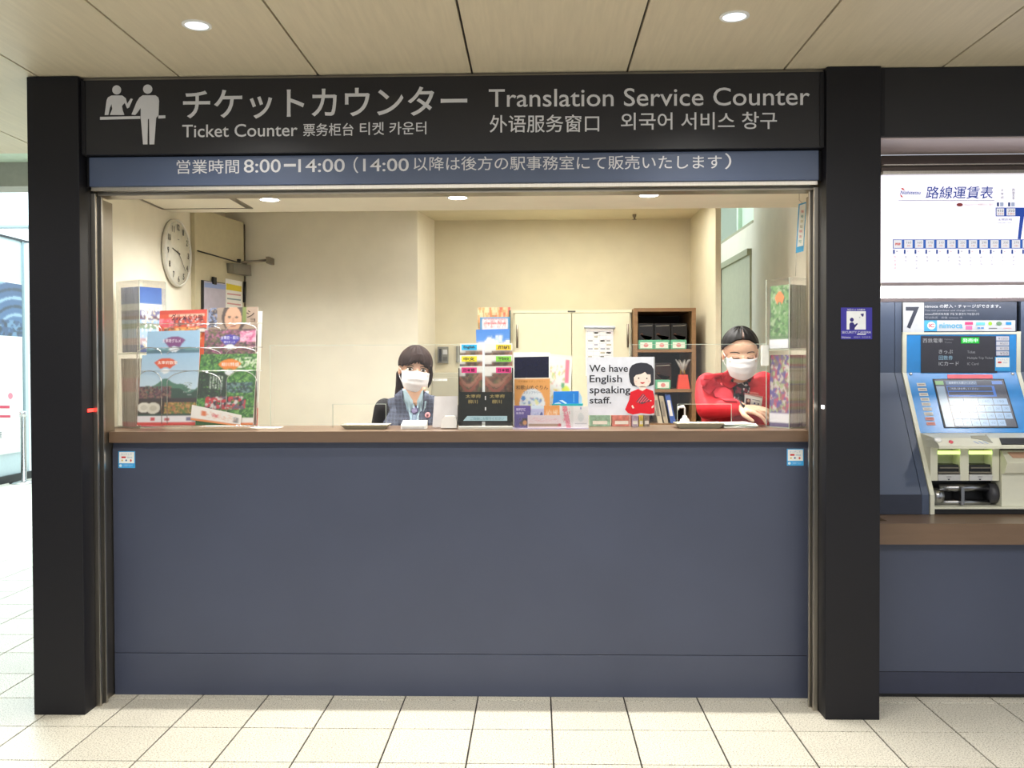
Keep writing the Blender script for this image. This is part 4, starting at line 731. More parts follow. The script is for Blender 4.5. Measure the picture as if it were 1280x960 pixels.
# ---- wire rack with leaflets
def tp(dy): return ((0, 3.85+dy*.62, 1.10), (0, -1, .06))
def cov_land(): 
    r = Ras(80, 100, '9cc0de', 'd8e2e4'); r.hill(.42, .06, 7, 1.5, '4c7a66'); r.hill(.5, .04, 9, 0, '2c4a40'); r.mott(0, .45, .55, .62, ['5a3a48', '7a5058', '8a6a5a', '3c2c34'], .9); r.rect(0, .62, 1, .68, '3a3236'); r.mott(.45, .68, 1, .84, ['b0764a', '8a7a3a', '5a7a3a', 'c89a5a'], .95); r.mott(0, .66, .45, .84, ['2c2622', '4a3a30', '3a332c'], 1)
    r.ell(.1, .75, .11, .075, 'e6e2d6'); r.ell(.26, .76, .12, .08, 'dcd8ca'); r.ell(.1, .75, .06, .04, 'cfcabc'); r.ell(.26, .76, .06, .04, 'c4bfae'); r.fan(.42, .27, .225, 'd9552e', .4, 1.08, .95); r.fan(.42, .29, .09, 'e8ecf0', .2, 1.08, 1); r.rect(0, .87, 1, .965, 'ece9ec'); r.rect(.22, .895, .3, .945, 'd8505a'); r.rect(.46, .9, .55, .94, 'c86a72'); r.rect(.84, .89, .92, .945, '7a7a9a'); r.rect(0, .965, 1, 1, 'd6453a')
    r.mott(.75, .4, .9, .58, ['cfd8d8', '355a50'], .35, 1); return r
def cov_green():
    r = Ras(80, 100, '3f7a3a', '2f6a33'); r.mott(0, 0, 1, .9, ['2f6f2c', '58943f', '24502a', '7db35c', '3c7a40'], .9); r.mott(0, .25, .5, .62, ['1c3428', '24402e', '1a2a24'], .95); r.mott(.5, .4, .95, .55, ['3a5a62', '6a8a8a', '2a4040'], .9); r.mott(.6, .05, 1, .2, ['a8cc90', 'dfe8d0'], .5); r.fan(.53, .30, .23, 'e8862e', .4, 1.08, .95); r.fan(.53, .32, .09, 'e8ecf0', .2, 1.08, 1); r.mott(.15, .6, .85, .78, ['c22c3a', 'd8d0cc', '6a5a70', '2a2a34', 'c8404a'], .95, 3)
    for k in range(5): r.mott(.2+k*.05, .3, .22+k*.05, .5, ['cfe0d0', '284838'], .8, 1)
    r.rect(.6, .9, 1, .97, 'ece9e4'); r.rect(.6, .97, 1, 1, 'e07a3a'); return r
def cov_purplefan():
    r = Ras(56, 130, '98bede', 'a8c4e0', .24); r.hill(.75, .05, 8, 0, '6a9a9a'); r.hill(.85, .03, 14, 2, '54788a'); r.fan(.52, 1.0, .75, '7c3c7c', .42, 3.1, .85); r.fan(.52, 1.02, .31, 'e8ecf2', .3, 3.1, 1); return r
def cov_bluefan():
    r = Ras(56, 130, '5a3a4a', '6a4a58', .26); r.mott(0, 0, 1, 1, ['6a3a50', 'b86a90', '3a2a36', '8a5a6a', '4a5a3a', '7a6a50'], .95); r.mott(.7, .05, 1, .5, ['e08ab0', 'f0b8cc', 'c85a88'], .95); r.fan(.5, .84, .65, '4438b0', .42, 2.75, .85); r.fan(.5, .86, .27, 'e8ecf2', .3, 2.75, 1); return r
def cov_food():
    r = Ras(56, 140, 'd84a2c', 'e0763c', .36); r.rect(0, 0, 1, .09, 'c83c2a'); r.rect(.2, .1, .95, .16, 'e8b8a0'); r.mott(.25, .18, .95, .4, ['5a2a3a', 'f0ddd8', '7a3a5a', 'e06a5a'], .55, 2); r.mott(0, .2, .3, .42, ['f0889a', 'e0566a'], .6, 3); r.mott(.1, .42, .9, .8, ['e09a4a', 'f0c888', '7a4a2a', 'e07a3a'], .85, 3); r.mott(0, .68, .6, 1, ['3a2a2a', '2a2222', 'e8dcc8'], .8, 4); r.ell(.9, .5, .13, .06, '3c3a44'); r.ell(.9, .5, .10, .04, 'e4dcd4'); return r
def cov_portrait():
    r = Ras(64, 150, '8a7468', '7a6458', .37); r.rect(0, 0, 1, .5, '9a8676'); r.mott(0, 0, .17, .45, ['2c2c40', '8090b8', '2a2430'], .8, 2); r.ell(.52, .22, .25, .36, '3a2a28'); r.ell(.5, .27, .17, .30, 'c89a7c'); r.ell(.42, .22, .035, .025, '3a2a26'); r.ell(.57, .23, .035, .025, '3a2a26'); r.rect(.485, .24, .51, .36, 'b08062'); r.ell(.5, .43, .06, .02, '9a5a50'); r.rect(.68, 0, .76, .38, '6a7a2c')
    r.rect(.76, 0, 1, .5, 'a48c78'); r.mott(0, .5, 1, 1, ['4a3a3a', '6a4a50'], 1); return r
wr = thing('wire_leaflet_rack', (at(245, 530, 3.87).x, 3.9, 1.10), 'chrome wire leaflet rack holding six travel brochures at the left of the counter', 'rack')
LF_ = {}
def leaflet(name, q, dy, ras, label): LF_[name] = tag(page('leaflet', pg(q, tp(dy)), ras, None, None, .003), label, 'leaflet'); return LF_[name]
leaflet('f', [(200, 388.5), (259, 386.5), (256, 532), (192, 532)], .10, cov_food().rect(0, .999, 1, 1, 'd84a2c'), 'red gourmet magazine at the back left of the wire rack')
leaflet('p', [(261, 385), (322.5, 383.5), (320, 531), (258, 531)], .105, cov_portrait(), 'brown exhibition leaflet with a painted face at the back right of the wire rack')
leaflet('pf', [(184.5, 414.5), (250, 412.5), (247, 531), (179, 531)], .055, cov_purplefan(), 'pale blue leaflet with a purple fan emblem, middle left of the wire rack')
leaflet('bf', [(256, 413), (320, 411.5), (317, 531), (251, 531)], .06, cov_bluefan(), 'dark floral leaflet with a blue fan emblem, middle right of the wire rack')
leaflet('l', [(177.5, 444), (249.5, 442.5), (244, 531), (171, 531.5)], .012, cov_land(), 'landscape leaflet with an orange fan emblem at the front left of the wire rack')
leaflet('g', [(251, 443), (321.5, 442), (316, 531), (243, 531.5)], .014, cov_green(), 'green garden leaflet with an orange fan emblem at the front right of the wire rack')
r = Ras(40, 20, 'ece8e2'); r.rect(.2, .25, .3, .6, 'e07a4a'); r.rect(.42, .3, .55, .55, 'd8606a'); r.rect(.84, .3, .95, .75, '8a8a8a'); r.mott(.3, .2, .9, .7, ['e8b8a0', 'ece8e2'], .4, 1); r.rect(0, .86, 1, 1, 'e08a4a')
leaflet('t', [(240, 506), (302, 519), (300, 533), (238, 525)], -.006, r, 'small tilted white leaflet with an orange foot at the front of the wire rack')
r = Ras(10, 20, 'f0efe8'); r.rect(0, .85, 1, 1, 'e0604a'); leaflet('w', [(314, 390), (328, 389), (322, 531.5), (311, 531.5)], .12, r, 'white leaflet edge sticking out behind the right column of the wire rack')
for key, items in {'l': [('太宰府散策', 197, 451, 222, 455.5, 'f4ece4')], 'g': [('柳川特盛', 277, 453, 299, 458, 'f4ece4')]}.items():
    p = Print(tp(.012 if key == 'l' else .014))
    for tx, x0, y0, x1, y1, c_ in items: p.text(tx, x0, y0, x1, y1, c_, 3, bold=.005)
    p.build('lettering', LF_[key])
p = Print(tp(.055)); p.text('太宰府グルメ', 203, 423.5, 226, 428.5, 'e8dcea', 3, bold=.005); p.build('lettering', LF_['pf'])
p = Print(tp(.06)); p.text('太宰府・柳川', 276, 420, 298, 424.5, 'e6e4f4', 3, bold=.005); p.text('観光きっぷ', 280, 426, 294, 429, 'e6e4f4', 3); p.build('lettering', LF_['bf'])
p = Print(tp(.105)); p.text('シ', 308, 388, 318, 397, '2a221e', 3, bold=.005); p.text('ョ', 313, 398, 319, 402, '2a221e', 3); p.build('lettering', LF_['p'])
p = Print(tp(.10)); p.text('グルメぐり旅', 214, 392.5, 254, 400.5, '4a1c2c', 3, bold=.008); p.build('lettering', LF_['f'])
def arch(x0, x1, yb, yt, dy):
    pl = tp(dy); c, rx = (x0+x1)/2, (x1-x0)/2; ry = min(14, (yb-yt)*.6); pts = [at(x0, yb, pl)]+[at(c-rx*math.cos(a), yt+ry*(1-math.sin(a)), pl) for a in np.linspace(0, PI, 13)]+[at(x1, yb, pl)]
    tubeo('wire_arch', pts, .0016, CHROME, wr, 6)
for yb, yt, dy in ((530, 463.5, -.002), (448, 434.5, .042), (418, 404.5, .088)):
    for a, b in ((171, 202), (209, 276), (283, 321)): arch(a, b, yb, yt, dy)
    tubeo('cross_wire', [at(170, yt+.5, tp(dy)), at(328, yt-.5, tp(dy))], .0013, CHROME, wr, 6)
for x in (172, 205, 240, 280, 320): tubeo('side_wire', [at(x, 533.5, tp(-.006)), at(x, 531.5, tp(.125))]+([at(x, 400, tp(.125))] if x in (172, 320, 240) else []), .0016, CHROME, wr, 6)
tubeo('base_wire', [at(169, 533.5, tp(-.008)), at(325, 532.5, tp(-.008))], .002, CHROME, wr, 6)
# ---- centre: dark acrylic leaflet holder
ch_ = thing('leaflet_holder', (at(607, 530, 3.86).x, 3.86, 1.10), 'dark acrylic holder with gold lettering in the middle of the counter', 'leaflet holder')
SMK = mat('smoked_holder_face', '2b2c28', .25, 0, .08, 40)
slab('front_face', rect(573, 490, 641, 527), 3.855, .003, SMK, ch_); hx_a, hx_b = at(573, 520, 3.855).x, at(641, 520, 3.855).x
box('side_wall', hx_a, hx_a+.003, 3.859, 3.97, 1.1003, at(600, 460, 3.87).z, SMK, ch_); box('side_wall', hx_b-.003, hx_b, 3.859, 3.97, 1.1003, at(600, 460, 3.87).z, SMK, ch_); box('base_tray', hx_a, hx_b, 3.84, 3.98, 1.1002, 1.114, mat('clear_grey_base', 'c9c7bd', .1, .3), ch_, .002)
p = Print(3.855)
for x in (582, 612): p.text('太宰府', x, 493, x+19, 497.5, 'a3925e', 2, bold=.01); p.text('柳川', x+3, 499.5, x+15, 504.5, 'a3925e', 2, bold=.01)
p.rect(606.2, 495, 607.4, 500, 'd8d8d8', 2); p.rect(606.2, 509, 607.6, 513, 'e8e8e8', 2); p.poly([(579, 526), (584, 520), (634, 520), (634, 526)], 'a9c8d2', 2); p.text('ご自由にお取りください', 588, 521.3, 630, 525, '5a8a98', 3); p.build('lettering', ch_)
def roof_card(x0, x1, y0, Y, tabc, tx, nm, tab0, tab1, k):
    h_ = 536-y0; r = Ras(24, 56, '4c3428', '241a16'); r.a[:] = np.array(lin('4a3228')); r.mott(0, .02, 1, .7, ['5a3a2a', '7a4a38', '3a2a20', '8a6a4a', '5a5a34'], .9); r.X = r.X; s_ = 34/h_
    r.put((r.Y > .05*s_*3+.04) & (np.abs(r.Y-(.30+.12*np.cos((r.X-.4)*5))) < .035), '9c5442'); r.put(np.abs(r.Y-(.22+.1*np.cos((r.X-.4)*5))) < .03, 'a8705a'); r.rect(0, 0, 1, 9/h_, 'ecebe6'); r.put((r.Y < 12/h_) & (r.X < .25), 'ecebe6'); r.rect(0, .62, 1, 1, '1e1a18')
    c_ = tag(page('guide_leaflet', pg([(x0, y0+.5), (x1, y0), (x1-.5, 534), (x0+.5, 534)], Y), r, None, None, .002), nm, 'leaflet'); p = Print(Y); p.rect(tab0, y0+1.8, tab1, y0+8.6, tabc, 2); p.text(tx, tab0+2.5, y0+3.2, tab1-2.5, y0+7.2, '3a3a3a' if tabc != 'e84a90' else '5a1030', 3, bold=.03); p.build('language_tab', c_)
for k, (ya_, Y) in enumerate(((429, 3.945), (443.5, 3.92), (457.5, 3.895))):
    lc, lt_ = (('35b4e8', 'English'), ('f0e23a', '中文'), ('e84a90', '日本語'))[k]; rc, rt_ = (('f2cf3c', 'ภาษา'), ('8fd84c', '繁體中文'), ('e84a90', '日本語'))[k]
    pos = ('back', 'middle', 'front')[k]; roof_card(575-.4*k, 603, ya_, Y, lc, lt_, f'temple guide leaflet with tab reading {lt_}, {pos} row left in the dark holder', 577, 596, k); roof_card(606, 640.5, ya_, Y, rc, rt_, f'temple guide leaflet with tab reading {rt_}, {pos} row right in the dark holder', 620, 639, k)
tw = thing('leaflet_stand', (at(618, 520, 4.02).x, 4.02, 1.10), 'tall clear stand behind the dark holder carrying travel leaflets', 'rack')
slab('back_panel', rect(598, 386, 640, 531), 4.05, .003, ACR, tw); slab('side_rail', rect(636.5, 388, 638.5, 531), 4.035, .01, mat('dark_green_rail', '3a5048', .4), tw, .012); slab('base', rect(598, 529.8, 640, 531.6), 4.0, .06, EDGE, tw)
r = Ras(36, 46, 'dcc49a'); r.mott(0, 0, 1, .3, ['e8a05a', 'c84a3a', 'e8d0a0', 'd8883a', '9a7a3a'], .8); tag(page('leaflet', pg([(597, 384.5), (638, 384), (636, 530), (600, 530)], 4.035), r, None, None, .002), 'orange autumn leaflet at the top of the tall stand', 'leaflet')
r = Ras(40, 60, '2f7fae', '3a8ab8'); r.rect(.08, .02, .92, .115, 'eee4e4'); r.mott(.12, .04, .88, .1, ['d86a70', 'eee4e4'], .6, 1); r.ell(.15, .15, .1, .03, 'c86a80'); r.mott(.3, .12, .6, .17, ['6ac0d8', 'b8e0ea'], .7, 2); r.mott(.6, .12, .95, .18, ['3a3a5a', '8a5a9a', '2a2a3a'], .9, 2); b_l = tag(page('leaflet', pg([(600, 396.5), (637.5, 396), (636, 530), (600, 530)], 4.02), r, None, None, .002), 'blue leaflet with a white title banner in the tall stand', 'leaflet')
p = Print(4.02); p.text('ACROSS KYUSHU', 605, 398, 633, 400.2, 'c86a70', 3); p.text('Discount Ticket', 606, 402, 632, 405, 'c8404a', 3, bold=.005); p.build('lettering', b_l)
r = Ras(40, 60, '2f7cd2', '8fc0ea'); r.hill(.12, .03, 9, 1, 'dfe6ec'); r.mott(.45, .06, .8, .2, ['e8ecf0', 'b8ccd8', '9ab8cc'], .8, 2); r.mott(0, .14, 1, .3, ['dfe6ea', 'a8b8c8', 'e8d8d8'], .8, 2); tag(page('leaflet', pg([(595, 412), (637.5, 411), (636, 531), (597, 531)], 4.0), r, None, None, .002), 'blue sky and white castle leaflet lowest in the tall stand', 'leaflet')
# ---- right of centre
tb = thing('tablet_display', at(664, 460, 3.99), 'dark screened tablet in a white frame behind the orange booklet', 'tablet')
slab('frame', rect(641.5, 440.5, 687.5, 533), 3.99, .012, WHITE, tb); slab('screen', [(643, 446.5), (686, 445.5), (686, 500), (643, 500)], 3.99, .001, mat('dark_glass_screen', '17162c', .08), tb, .001)
r = Ras(44, 60, 'de9a44', 'd88e38'); r.ell(.5, .55, .36, .33, 'd8dfe4'); r.mott(.2, .4, .8, .7, ['d8dfe4', 'e8b0b0', '7ab0d0', 'd8d89a', '6a88b8'], .6, 3); r.ell(.25, .41, .06, .05, '2c7ac0'); r.rect(0, 0, 1, .015, 'f4f0e4'); ob = tag(page('booklet', pg([(643, 472.5), (687.5, 472), (687, 534), (643.5, 534)], 3.93), r, None, None, .006), 'orange booklet with a round pale picture beside the dark holder', 'booklet')
p = Print(3.93); p.text('和歌山めぐりん', 645, 481.5, 685, 487, '5a4630', 2, bold=.008); p.text('スタンプラリー', 654, 489, 676, 492.5, '4a6a90', 2); p.text('日本遺産スタンプラリー', 648, 475.5, 682, 478, 'a06a2c', 2); p.build('lettering', ob)
r = Ras(30, 14, 'd98e38'); r.mott(.1, .2, .9, .6, ['e8d0a8', 'd98e38'], .6, 1); tag(page('leaflet', pg([(680, 507), (700.5, 506.5), (699.5, 534.5), (680, 534.5)], 3.915), r, None, None, .002), 'small orange flyer between the orange booklet and the pink striped flyer', 'leaflet')
r = Ras(50, 66, 'e6e4d8'); r.rect(0, 0, 1, .03, 'd8d6cc'); r.mott(.1, .15, .85, .85, ['e6e4d8', 'e8b8a0', 'b8c88a', 'e8d070', 'e8e4d8', 'd8a0a8', 'e6e4d8'], .5, 2); r.rect(.85, .06, .94, .40, 'e07488'); r.ell(.88, .5, .10, .07, 'd8dc3c'); r.ell(.8, .43, .05, .04, '5aa06a'); mp_ = tag(page('map_poster', pg([(664, 439.5), (715.5, 445), (711, 532), (662, 532)], 4.03), r, None, None, .002), 'pale illustrated map poster with a pink title tag leaning behind the blue card', 'poster')
bc = thing('blue_card_box', at(709, 507, 3.95), 'bright blue card box with white wing marks on a teal base', 'box')
slab('face', [(692, 489.5), (723.5, 489), (723.5, 506), (691, 506.5)], 3.945, .02, mat('cobalt_card', '1a78cc', .4), bc); slab('side_tab', [(724, 489), (727.5, 497), (727.5, 507), (724, 506.5)], 3.95, .015, mat('pale_blue_card', 'a9d0e8', .5), bc); slab('base', [(690, 505), (729, 504.5), (728, 508.5), (690, 509)], 3.935, .035, mat('teal_card', '20a0a8', .4), bc); slab('stem', rect(694, 508, 724, 535.5), 3.96, .004, ACR, bc)
p = Print(3.945); p.poly([(693, 504), (699, 502.5), (702, 504.5), (694, 505.5)], 'b9cfe0', 2); p.poly([(699, 500.5), (703, 500), (709, 504), (707, 505)], 'c9dbe8', 2); p.rect(716.5, 492, 718, 503, '5aa0dc', 2); p.build('print', bc)
lo = thing('low_leaflet_stand', (at(688, 533, 3.87).x, 3.87, 1.10), 'low clear stand of small flyers right of the dark holder', 'rack')
slab('front_panel', rect(641, 513, 736, 535.5), 3.85, .002, ACR, lo); slab('base', rect(641, 535, 736, 537.3), 3.852, .05, mat('lilac_edge', 'c9bfd6', .2), lo)
def card(q, Y, r, label): return tag(page('flyer', pg(q, Y), r, None, None, .0015), label, 'flyer')
r = Ras(30, 36, '5a3f9c', '3c2a78'); r.mott(.3, .55, .95, .9, ['2c2028', '6a3a58', '3a2a30'], .9, 3); r.ell(.65, .75, .12, .1, 'c88a4a'); v1 = card([(642.5, 507), (663.5, 507), (663, 535.5), (643, 535.5)], 3.868, r, 'purple flyer at the left end of the low stand'); p = Print(3.868); p.text('福岡周遊', 645, 510, 657, 513.5, 'd8ccec', 2, bold=.02); p.text('乗車券', 645, 515, 655, 518, 'd8ccec', 2); p.build('lettering', v1)
r = Ras(30, 36, 'b4bce4', 'c8b8e0'); r.rect(0, 0, 1, .15, 'cfe0f0'); r.mott(.1, .3, .9, .5, ['8aa0d0', 'd8e0f0'], .5, 1); r.ell(.8, .4, .1, .12, '3a3a8a'); card([(664, 507), (680, 507), (680, 535.5), (664, 535.5)], 3.87, r, 'pale lilac flyer with a note emblem in the low stand')
r = Ras(40, 30, 'ecdce0'); r.mott(.05, .2, .9, .5, ['e8b0b8', 'ecdce0'], .5, 1); r.rect(.02, .62, .95, .85, 'a08468'); r.ell(.95, .72, .06, .13, 'b83a40'); card([(659.5, 519), (701.5, 519), (701.5, 536), (659.5, 536)], 3.86, r, 'white and pink strip flyer lying across the front of the low stand')
r = Ras(30, 40, 'e2e0dc'); r.put(np.abs(r.X-.35-(r.Y*.3)) < .17, 'de8090'); r.mott(.2, .1, .75, .9, ['de8090', 'de8090', 'e2e0dc', 'c85a70'], .3, 2); card([(699.5, 507.5), (717, 507.5), (717, 535.5), (700, 535.5)], 3.87, r, 'white flyer with a slanting pink band in the low stand')
r = Ras(30, 40, 'eeecea'); r.ell(.5, .5, .2, .2, 'd8dcdc'); r.ell(.5, .1, .05, .04, '5a6ac0'); r.rect(.1, .78, .9, .81, '9a98a0'); card([(716.5, 507.5), (735.5, 507.5), (735.5, 535.5), (716.5, 535.5)], 3.866, r, 'plain white card at the right end of the low stand')
# ---- English-speaking sign
es_ = thing('english_sign', (at(776, 520, 3.95).x, 3.95, 1.10), 'white sign reading We have English speaking staff with a drawn girl in red', 'sign')
slab('board', [(733, 446.5), (818, 446), (818.3, 519), (735, 519)], 3.95, .006, mat('pale_grey_board', 'd6d9e2', .5), es_); slab('board_edge', rect(817.2, 446.3, 818.6, 519), 3.95, .007, mat('grey_edge', '9c9ea0', .5), es_, .001); slab('leg', rect(745, 519, 747, 535), 3.96, .003, ACR, es_); slab('leg', rect(806, 519, 808, 535), 3.96, .003, ACR, es_)
p = Print(3.95); ink = '26282e'
for t, x0, y0, x1, y1 in (('We have', 736.5, 456, 785, 465), ('English', 737, 469, 777.5, 480.5), ('speaking', 737, 482.5, 788, 494.5), ('staff.', 737, 496, 764, 504.5)): p.text(t, x0, y0, x1, y1, ink, 4, bold=.012)
def gz(x, y): return (720+x/8, 430+y/8)
hair = [(528, 300), (535, 250), (560, 212), (600, 194), (650, 186), (710, 192), (755, 215), (775, 250), (779, 300), (779, 405), (740, 422), (600, 425), (565, 418), (540, 380)]
p.poly([gz(*q) for q in hair[::-1]], '2f3038', 2); p.poly([gz(*q) for q in [(578, 335), (600, 310), (650, 300), (690, 280), (710, 303), (745, 305), (748, 380), (725, 415), (690, 432), (625, 430), (590, 410), (580, 380)]][::-1], 'efd8cc', 3); p.rect(*gz(634, 425), *gz(700, 470), 'efd8cc', 3)
p.poly([gz(*q) for q in [(490, 655), (530, 560), (545, 480), (620, 450), (665, 470), (705, 445), (770, 470), (784, 540), (784, 690), (740, 700), (650, 690), (570, 705), (520, 690)]][::-1], 'd61a28', 4)
p.poly([gz(*q) for q in [(600, 580), (670, 495), (740, 570), (660, 600)]][::-1], '5a4a50', 5)
for k in range(4): p.poly([gz(*q) for q in [(610+k*26, 585-k*2), (672+k*18, 505+k*14), (680+k*18, 512+k*14), (622+k*26, 588-k*2)]], 'e05a68', 6)
p.ell(*gz(626, 342), .9, .9, '2f3038', 6, n=8); p.ell(*gz(708, 344), .9, .9, '2f3038', 6, n=8); p.ell(*gz(600, 372), 1.3, .8, 'eec0b6', 5, n=8); p.ell(*gz(728, 372), 1.3, .8, 'eec0b6', 5, n=8)
p.poly([gz(640, 380), (gz(663, 384)), gz(690, 380), gz(680, 394), gz(664, 399), gz(648, 393)], 'c23a3a', 6); p.poly([gz(*q) for q in [(553, 620), (565, 608), (582, 640), (566, 646)]], 'efd8cc', 6); p.poly([gz(*q) for q in [(752, 630), (776, 606), (776, 632), (758, 644)]], 'efd8cc', 6); p.rect(*gz(742, 562), *gz(753, 572), 'efe8e4', 6)
p.build('print', es_)
# ---- small goods behind the sign
for k, (xa, xb, y0, col, nm) in enumerate(((737, 763, 517, '8fae94', 'pale green packet behind the left foot of the English sign'), (765, 789, 518, 'c8786a', 'red patterned gift packet behind the English sign'), (790, 798, 519, 'b9a0b4', 'lilac packet behind the English sign'), (799, 804, 518, 'c9b23a', 'yellow packet behind the English sign'), (805, 812, 518, '7a6a5c', 'brown packet behind the English sign'))):
    t = thing('gift_packet', at(xa, 533, 4.03), nm, 'packet'); x0, x1 = at(xa, 520, 4.03).x, at(xb, 520, 4.03).x; z1 = at(780, y0, 4.03).z; box('carton', x0, x1, 4.03, 4.08, 1.1003, z1, mat('card_'+col, col, .5, 0, .25, 60), t, .002); p = Print(4.03).frame((x0, 4.03, 1.10), (1, 0, 0), (0, 0, 1)); W2 = x1-x0; p.lpoly([(W2*.15, .01), (W2*.85, .01), (W2*.85, .025), (W2*.15, .025)], 'ddd6c8'); p.build('print', t)
# ---- pump bottle and papers
pb = thing('pump_bottle', at(856, 525, 4.06), 'white sanitiser pump bottle behind the right cash tray', 'bottle'); pb.location.z = 1.1; c = pb.location.copy()
latheo('bottle', [(0, .001), (.022, .001), (.025, .006), (.025, .014), (.018, .03), (.010, .038), (.010, .045), (0, .045)], c, WHITE, pb, 20)
tubeo('pump_head', [c+Vector((0, 0, .045)), c+Vector((0, 0, .078)), c+Vector((-.006, 0, .085)), c+Vector((-.026, 0, .083)), c+Vector((-.03, 0, .070))], [.004, .004, .007, .006, .004], WHITE, pb, 10)
pc = at(921, 526, 3.95)
for k, (dx, dy, rz, nm) in enumerate(((0, 0, .1, 'bottom white slip of the papers under the hand of the clerk in red'), (.012, .004, -.12, 'pale green middle slip of the papers beneath the hand of the red clerk'), (-.004, .01, .25, 'topmost white slip of the papers under the hand of the clerk in red'))):
    M = Matrix.Translation((pc.x+dx, 3.93+dy, 1.1006+k*.0062))@Matrix.Rotation(rz, 4, 'Z')@Matrix.Rotation(math.radians(3), 4, 'X'); t = box('paper_slip', -.07, .07, -.035, .06, 0.003, .006, mat('slip_green', 'c9d8cc', .6) if k == 1 else PAPER, None, .001, M); tag(t, nm, 'paper')
tag(box('paper_sheet', at(318, 531, 4.0).x, at(352, 531, 4.0).x, 3.93, 4.03, 1.1004, 1.103, PAPER), 'white paper lying on the counter right of the wire rack', 'paper')

# ================================================================ PEOPLE
def cap(bm, p0, r0, p1, r1, seg=16, n=5):
    p0, p1 = Vector(p0), Vector(p1); d = (p1-p0); L = max(d.length, 1e-5); pr = [(r0*math.cos(a), r0*math.sin(a)) for a in np.linspace(-PI/2, 0, n)]+[(r1*math.cos(a), L+r1*math.sin(a)) for a in np.linspace(0, PI/2, n)]
    lathe(bm, pr, p0, seg, d/L)
def chain(bm, pts, rs):
    for i in range(len(pts)-1): cap(bm, pts[i], rs[i], pts[i+1], rs[i+1])
def ellip(bm, c, r, M=None, seg=24):
    ico = bmesh.ops.create_icosphere(bm, subdivisions=3, radius=1); T = Matrix.Translation(c)@Matrix.Diagonal((*r, 1)); T = M@T if M is not None else T
    bmesh.ops.transform(bm, matrix=T, verts=ico['verts'])
def loft(bm, rings, seg=28):
    """rings: (centre, half width, half depth); an oval section torso"""
    R_ = []
    for c, a, b in rings:
        c = Vector(c); R_.append([bm.verts.new(c+Vector((a*math.copysign(abs(math.cos(k*2*PI/seg))**.85, math.cos(k*2*PI/seg)), b*math.sin(k*2*PI/seg), 0))) for k in range(seg)])
    for A_, B_ in zip(R_, R_[1:]):
        for k in range(seg): bm.faces.new((A_[k], A_[(k+1) % seg], B_[(k+1) % seg], B_[k]))
    bm.faces.new(R_[0][::-1]); bm.faces.new(R_[-1])
def fuse(bm, voxel, smooth_it=4, cut=None):
    """one continuous skin over all the shapes in bm"""
    me = bpy.data.meshes.new('fuse'); bmesh.ops.recalc_face_normals(bm, faces=bm.faces); bm.to_mesh(me); bm.free(); o = bpy.data.objects.new('fuse', me); C.objects.link(o)
    m = o.modifiers.new('r', 'REMESH'); m.mode = 'VOXEL'; m.voxel_size = voxel; m2 = o.modifiers.new('s', 'SMOOTH'); m2.iterations = smooth_it; m2.factor = .5
    dg = bpy.context.evaluated_depsgraph_get(); out = bpy.data.meshes.new_from_object(o.evaluated_get(dg)); bpy.data.objects.remove(o)
    for p_ in out.polygons: p_.use_smooth = True
    out.materials.clear(); return out
def tree(me): return BVHTree.FromPolygons([v.co.copy() for v in me.vertices], [tuple(p_.vertices) for p_ in me.polygons])
def patch(name, pts, M, bvh, off, m, parent, th=.0015, cuts=3, default=None, back=.6):
    """a thin piece of cloth, hair or print laid over a surface: outline in the local x-z plane of M, projected along local y"""
    bm = bmesh.new(); vs_ = [bm.verts.new((x, 0, z)) for x, z in pts]; f = bm.faces.new(vs_); bmesh.ops.triangulate(bm, faces=[f])
    bmesh.ops.subdivide_edges(bm, edges=bm.edges, cuts=cuts, use_grid_fill=True); bmesh.ops.triangulate(bm, faces=bm.faces)
    d = (M.to_3x3()@Vector((0, 1, 0))).normalized(); last = None
    for v in bm.verts:
        o = M@Vector((v.co.x, -back, v.co.z)); h = bvh.ray_cast(o, d)
        if h[0] is None or (h[0]-o).dot(d) > back+.25: v.co = M@Vector((v.co.x, (default if default is not None else 0), v.co.z))
        else: v.co = h[0]-d*off
    bmesh.ops.recalc_face_normals(bm, faces=bm.faces)
    if bm.faces and sum((f.normal.dot(d) for f in bm.faces)) > 0: bmesh.ops.reverse_faces(bm, faces=bm.faces)
    r = bmesh.ops.extrude_face_region(bm, geom=list(bm.faces)); 
    for v in [g for g in r['geom'] if isinstance(g, bmesh.types.BMVert)]: v.co -= d*th
    return bmo(name, bm, m, parent, True)
def skin_mat():
    m = mat('skin', 'e3b79a', .5, 0, .03, 20); b = m.node_tree.nodes['Principled BSDF']; b.inputs['Subsurface Weight'].default_value = .12; b.inputs['Subsurface Radius'].default_value = (.01, .004, .002); return m
SKIN = skin_mat(); LASH = mat('dark_lash', '2a1c18', .6); EYEW = mat('eye_white', 'eae6e2', .3); IRIS = mat('brown_iris', '2e1c14', .2); MASKM = mat('white_face_mask', 'f1f0f2', .8, 0, .02)
def head_shapes(bm, Mh, h):
    ellip(bm, (0, .06*h, .12*h), (.335*h, .41*h, .375*h), Mh); ellip(bm, (0, -.07*h, -.10*h), (.285*h, .31*h, .36*h), Mh); ellip(bm, (0, -.19*h, -.37*h), (.15*h, .15*h, .12*h), Mh)
    cap(bm, Mh@Vector((0, -.365*h, .0)), .025*h, Mh@Vector((0, -.425*h, -.12*h)), .042*h)
    for s_ in (-1, 1): ellip(bm, (s_*.335*h, .05*h, -.04*h), (.035*h, .075*h, .12*h), Mh); ellip(bm, (s_*.17*h, -.27*h, -.10*h), (.10*h, .08*h, .10*h), Mh)
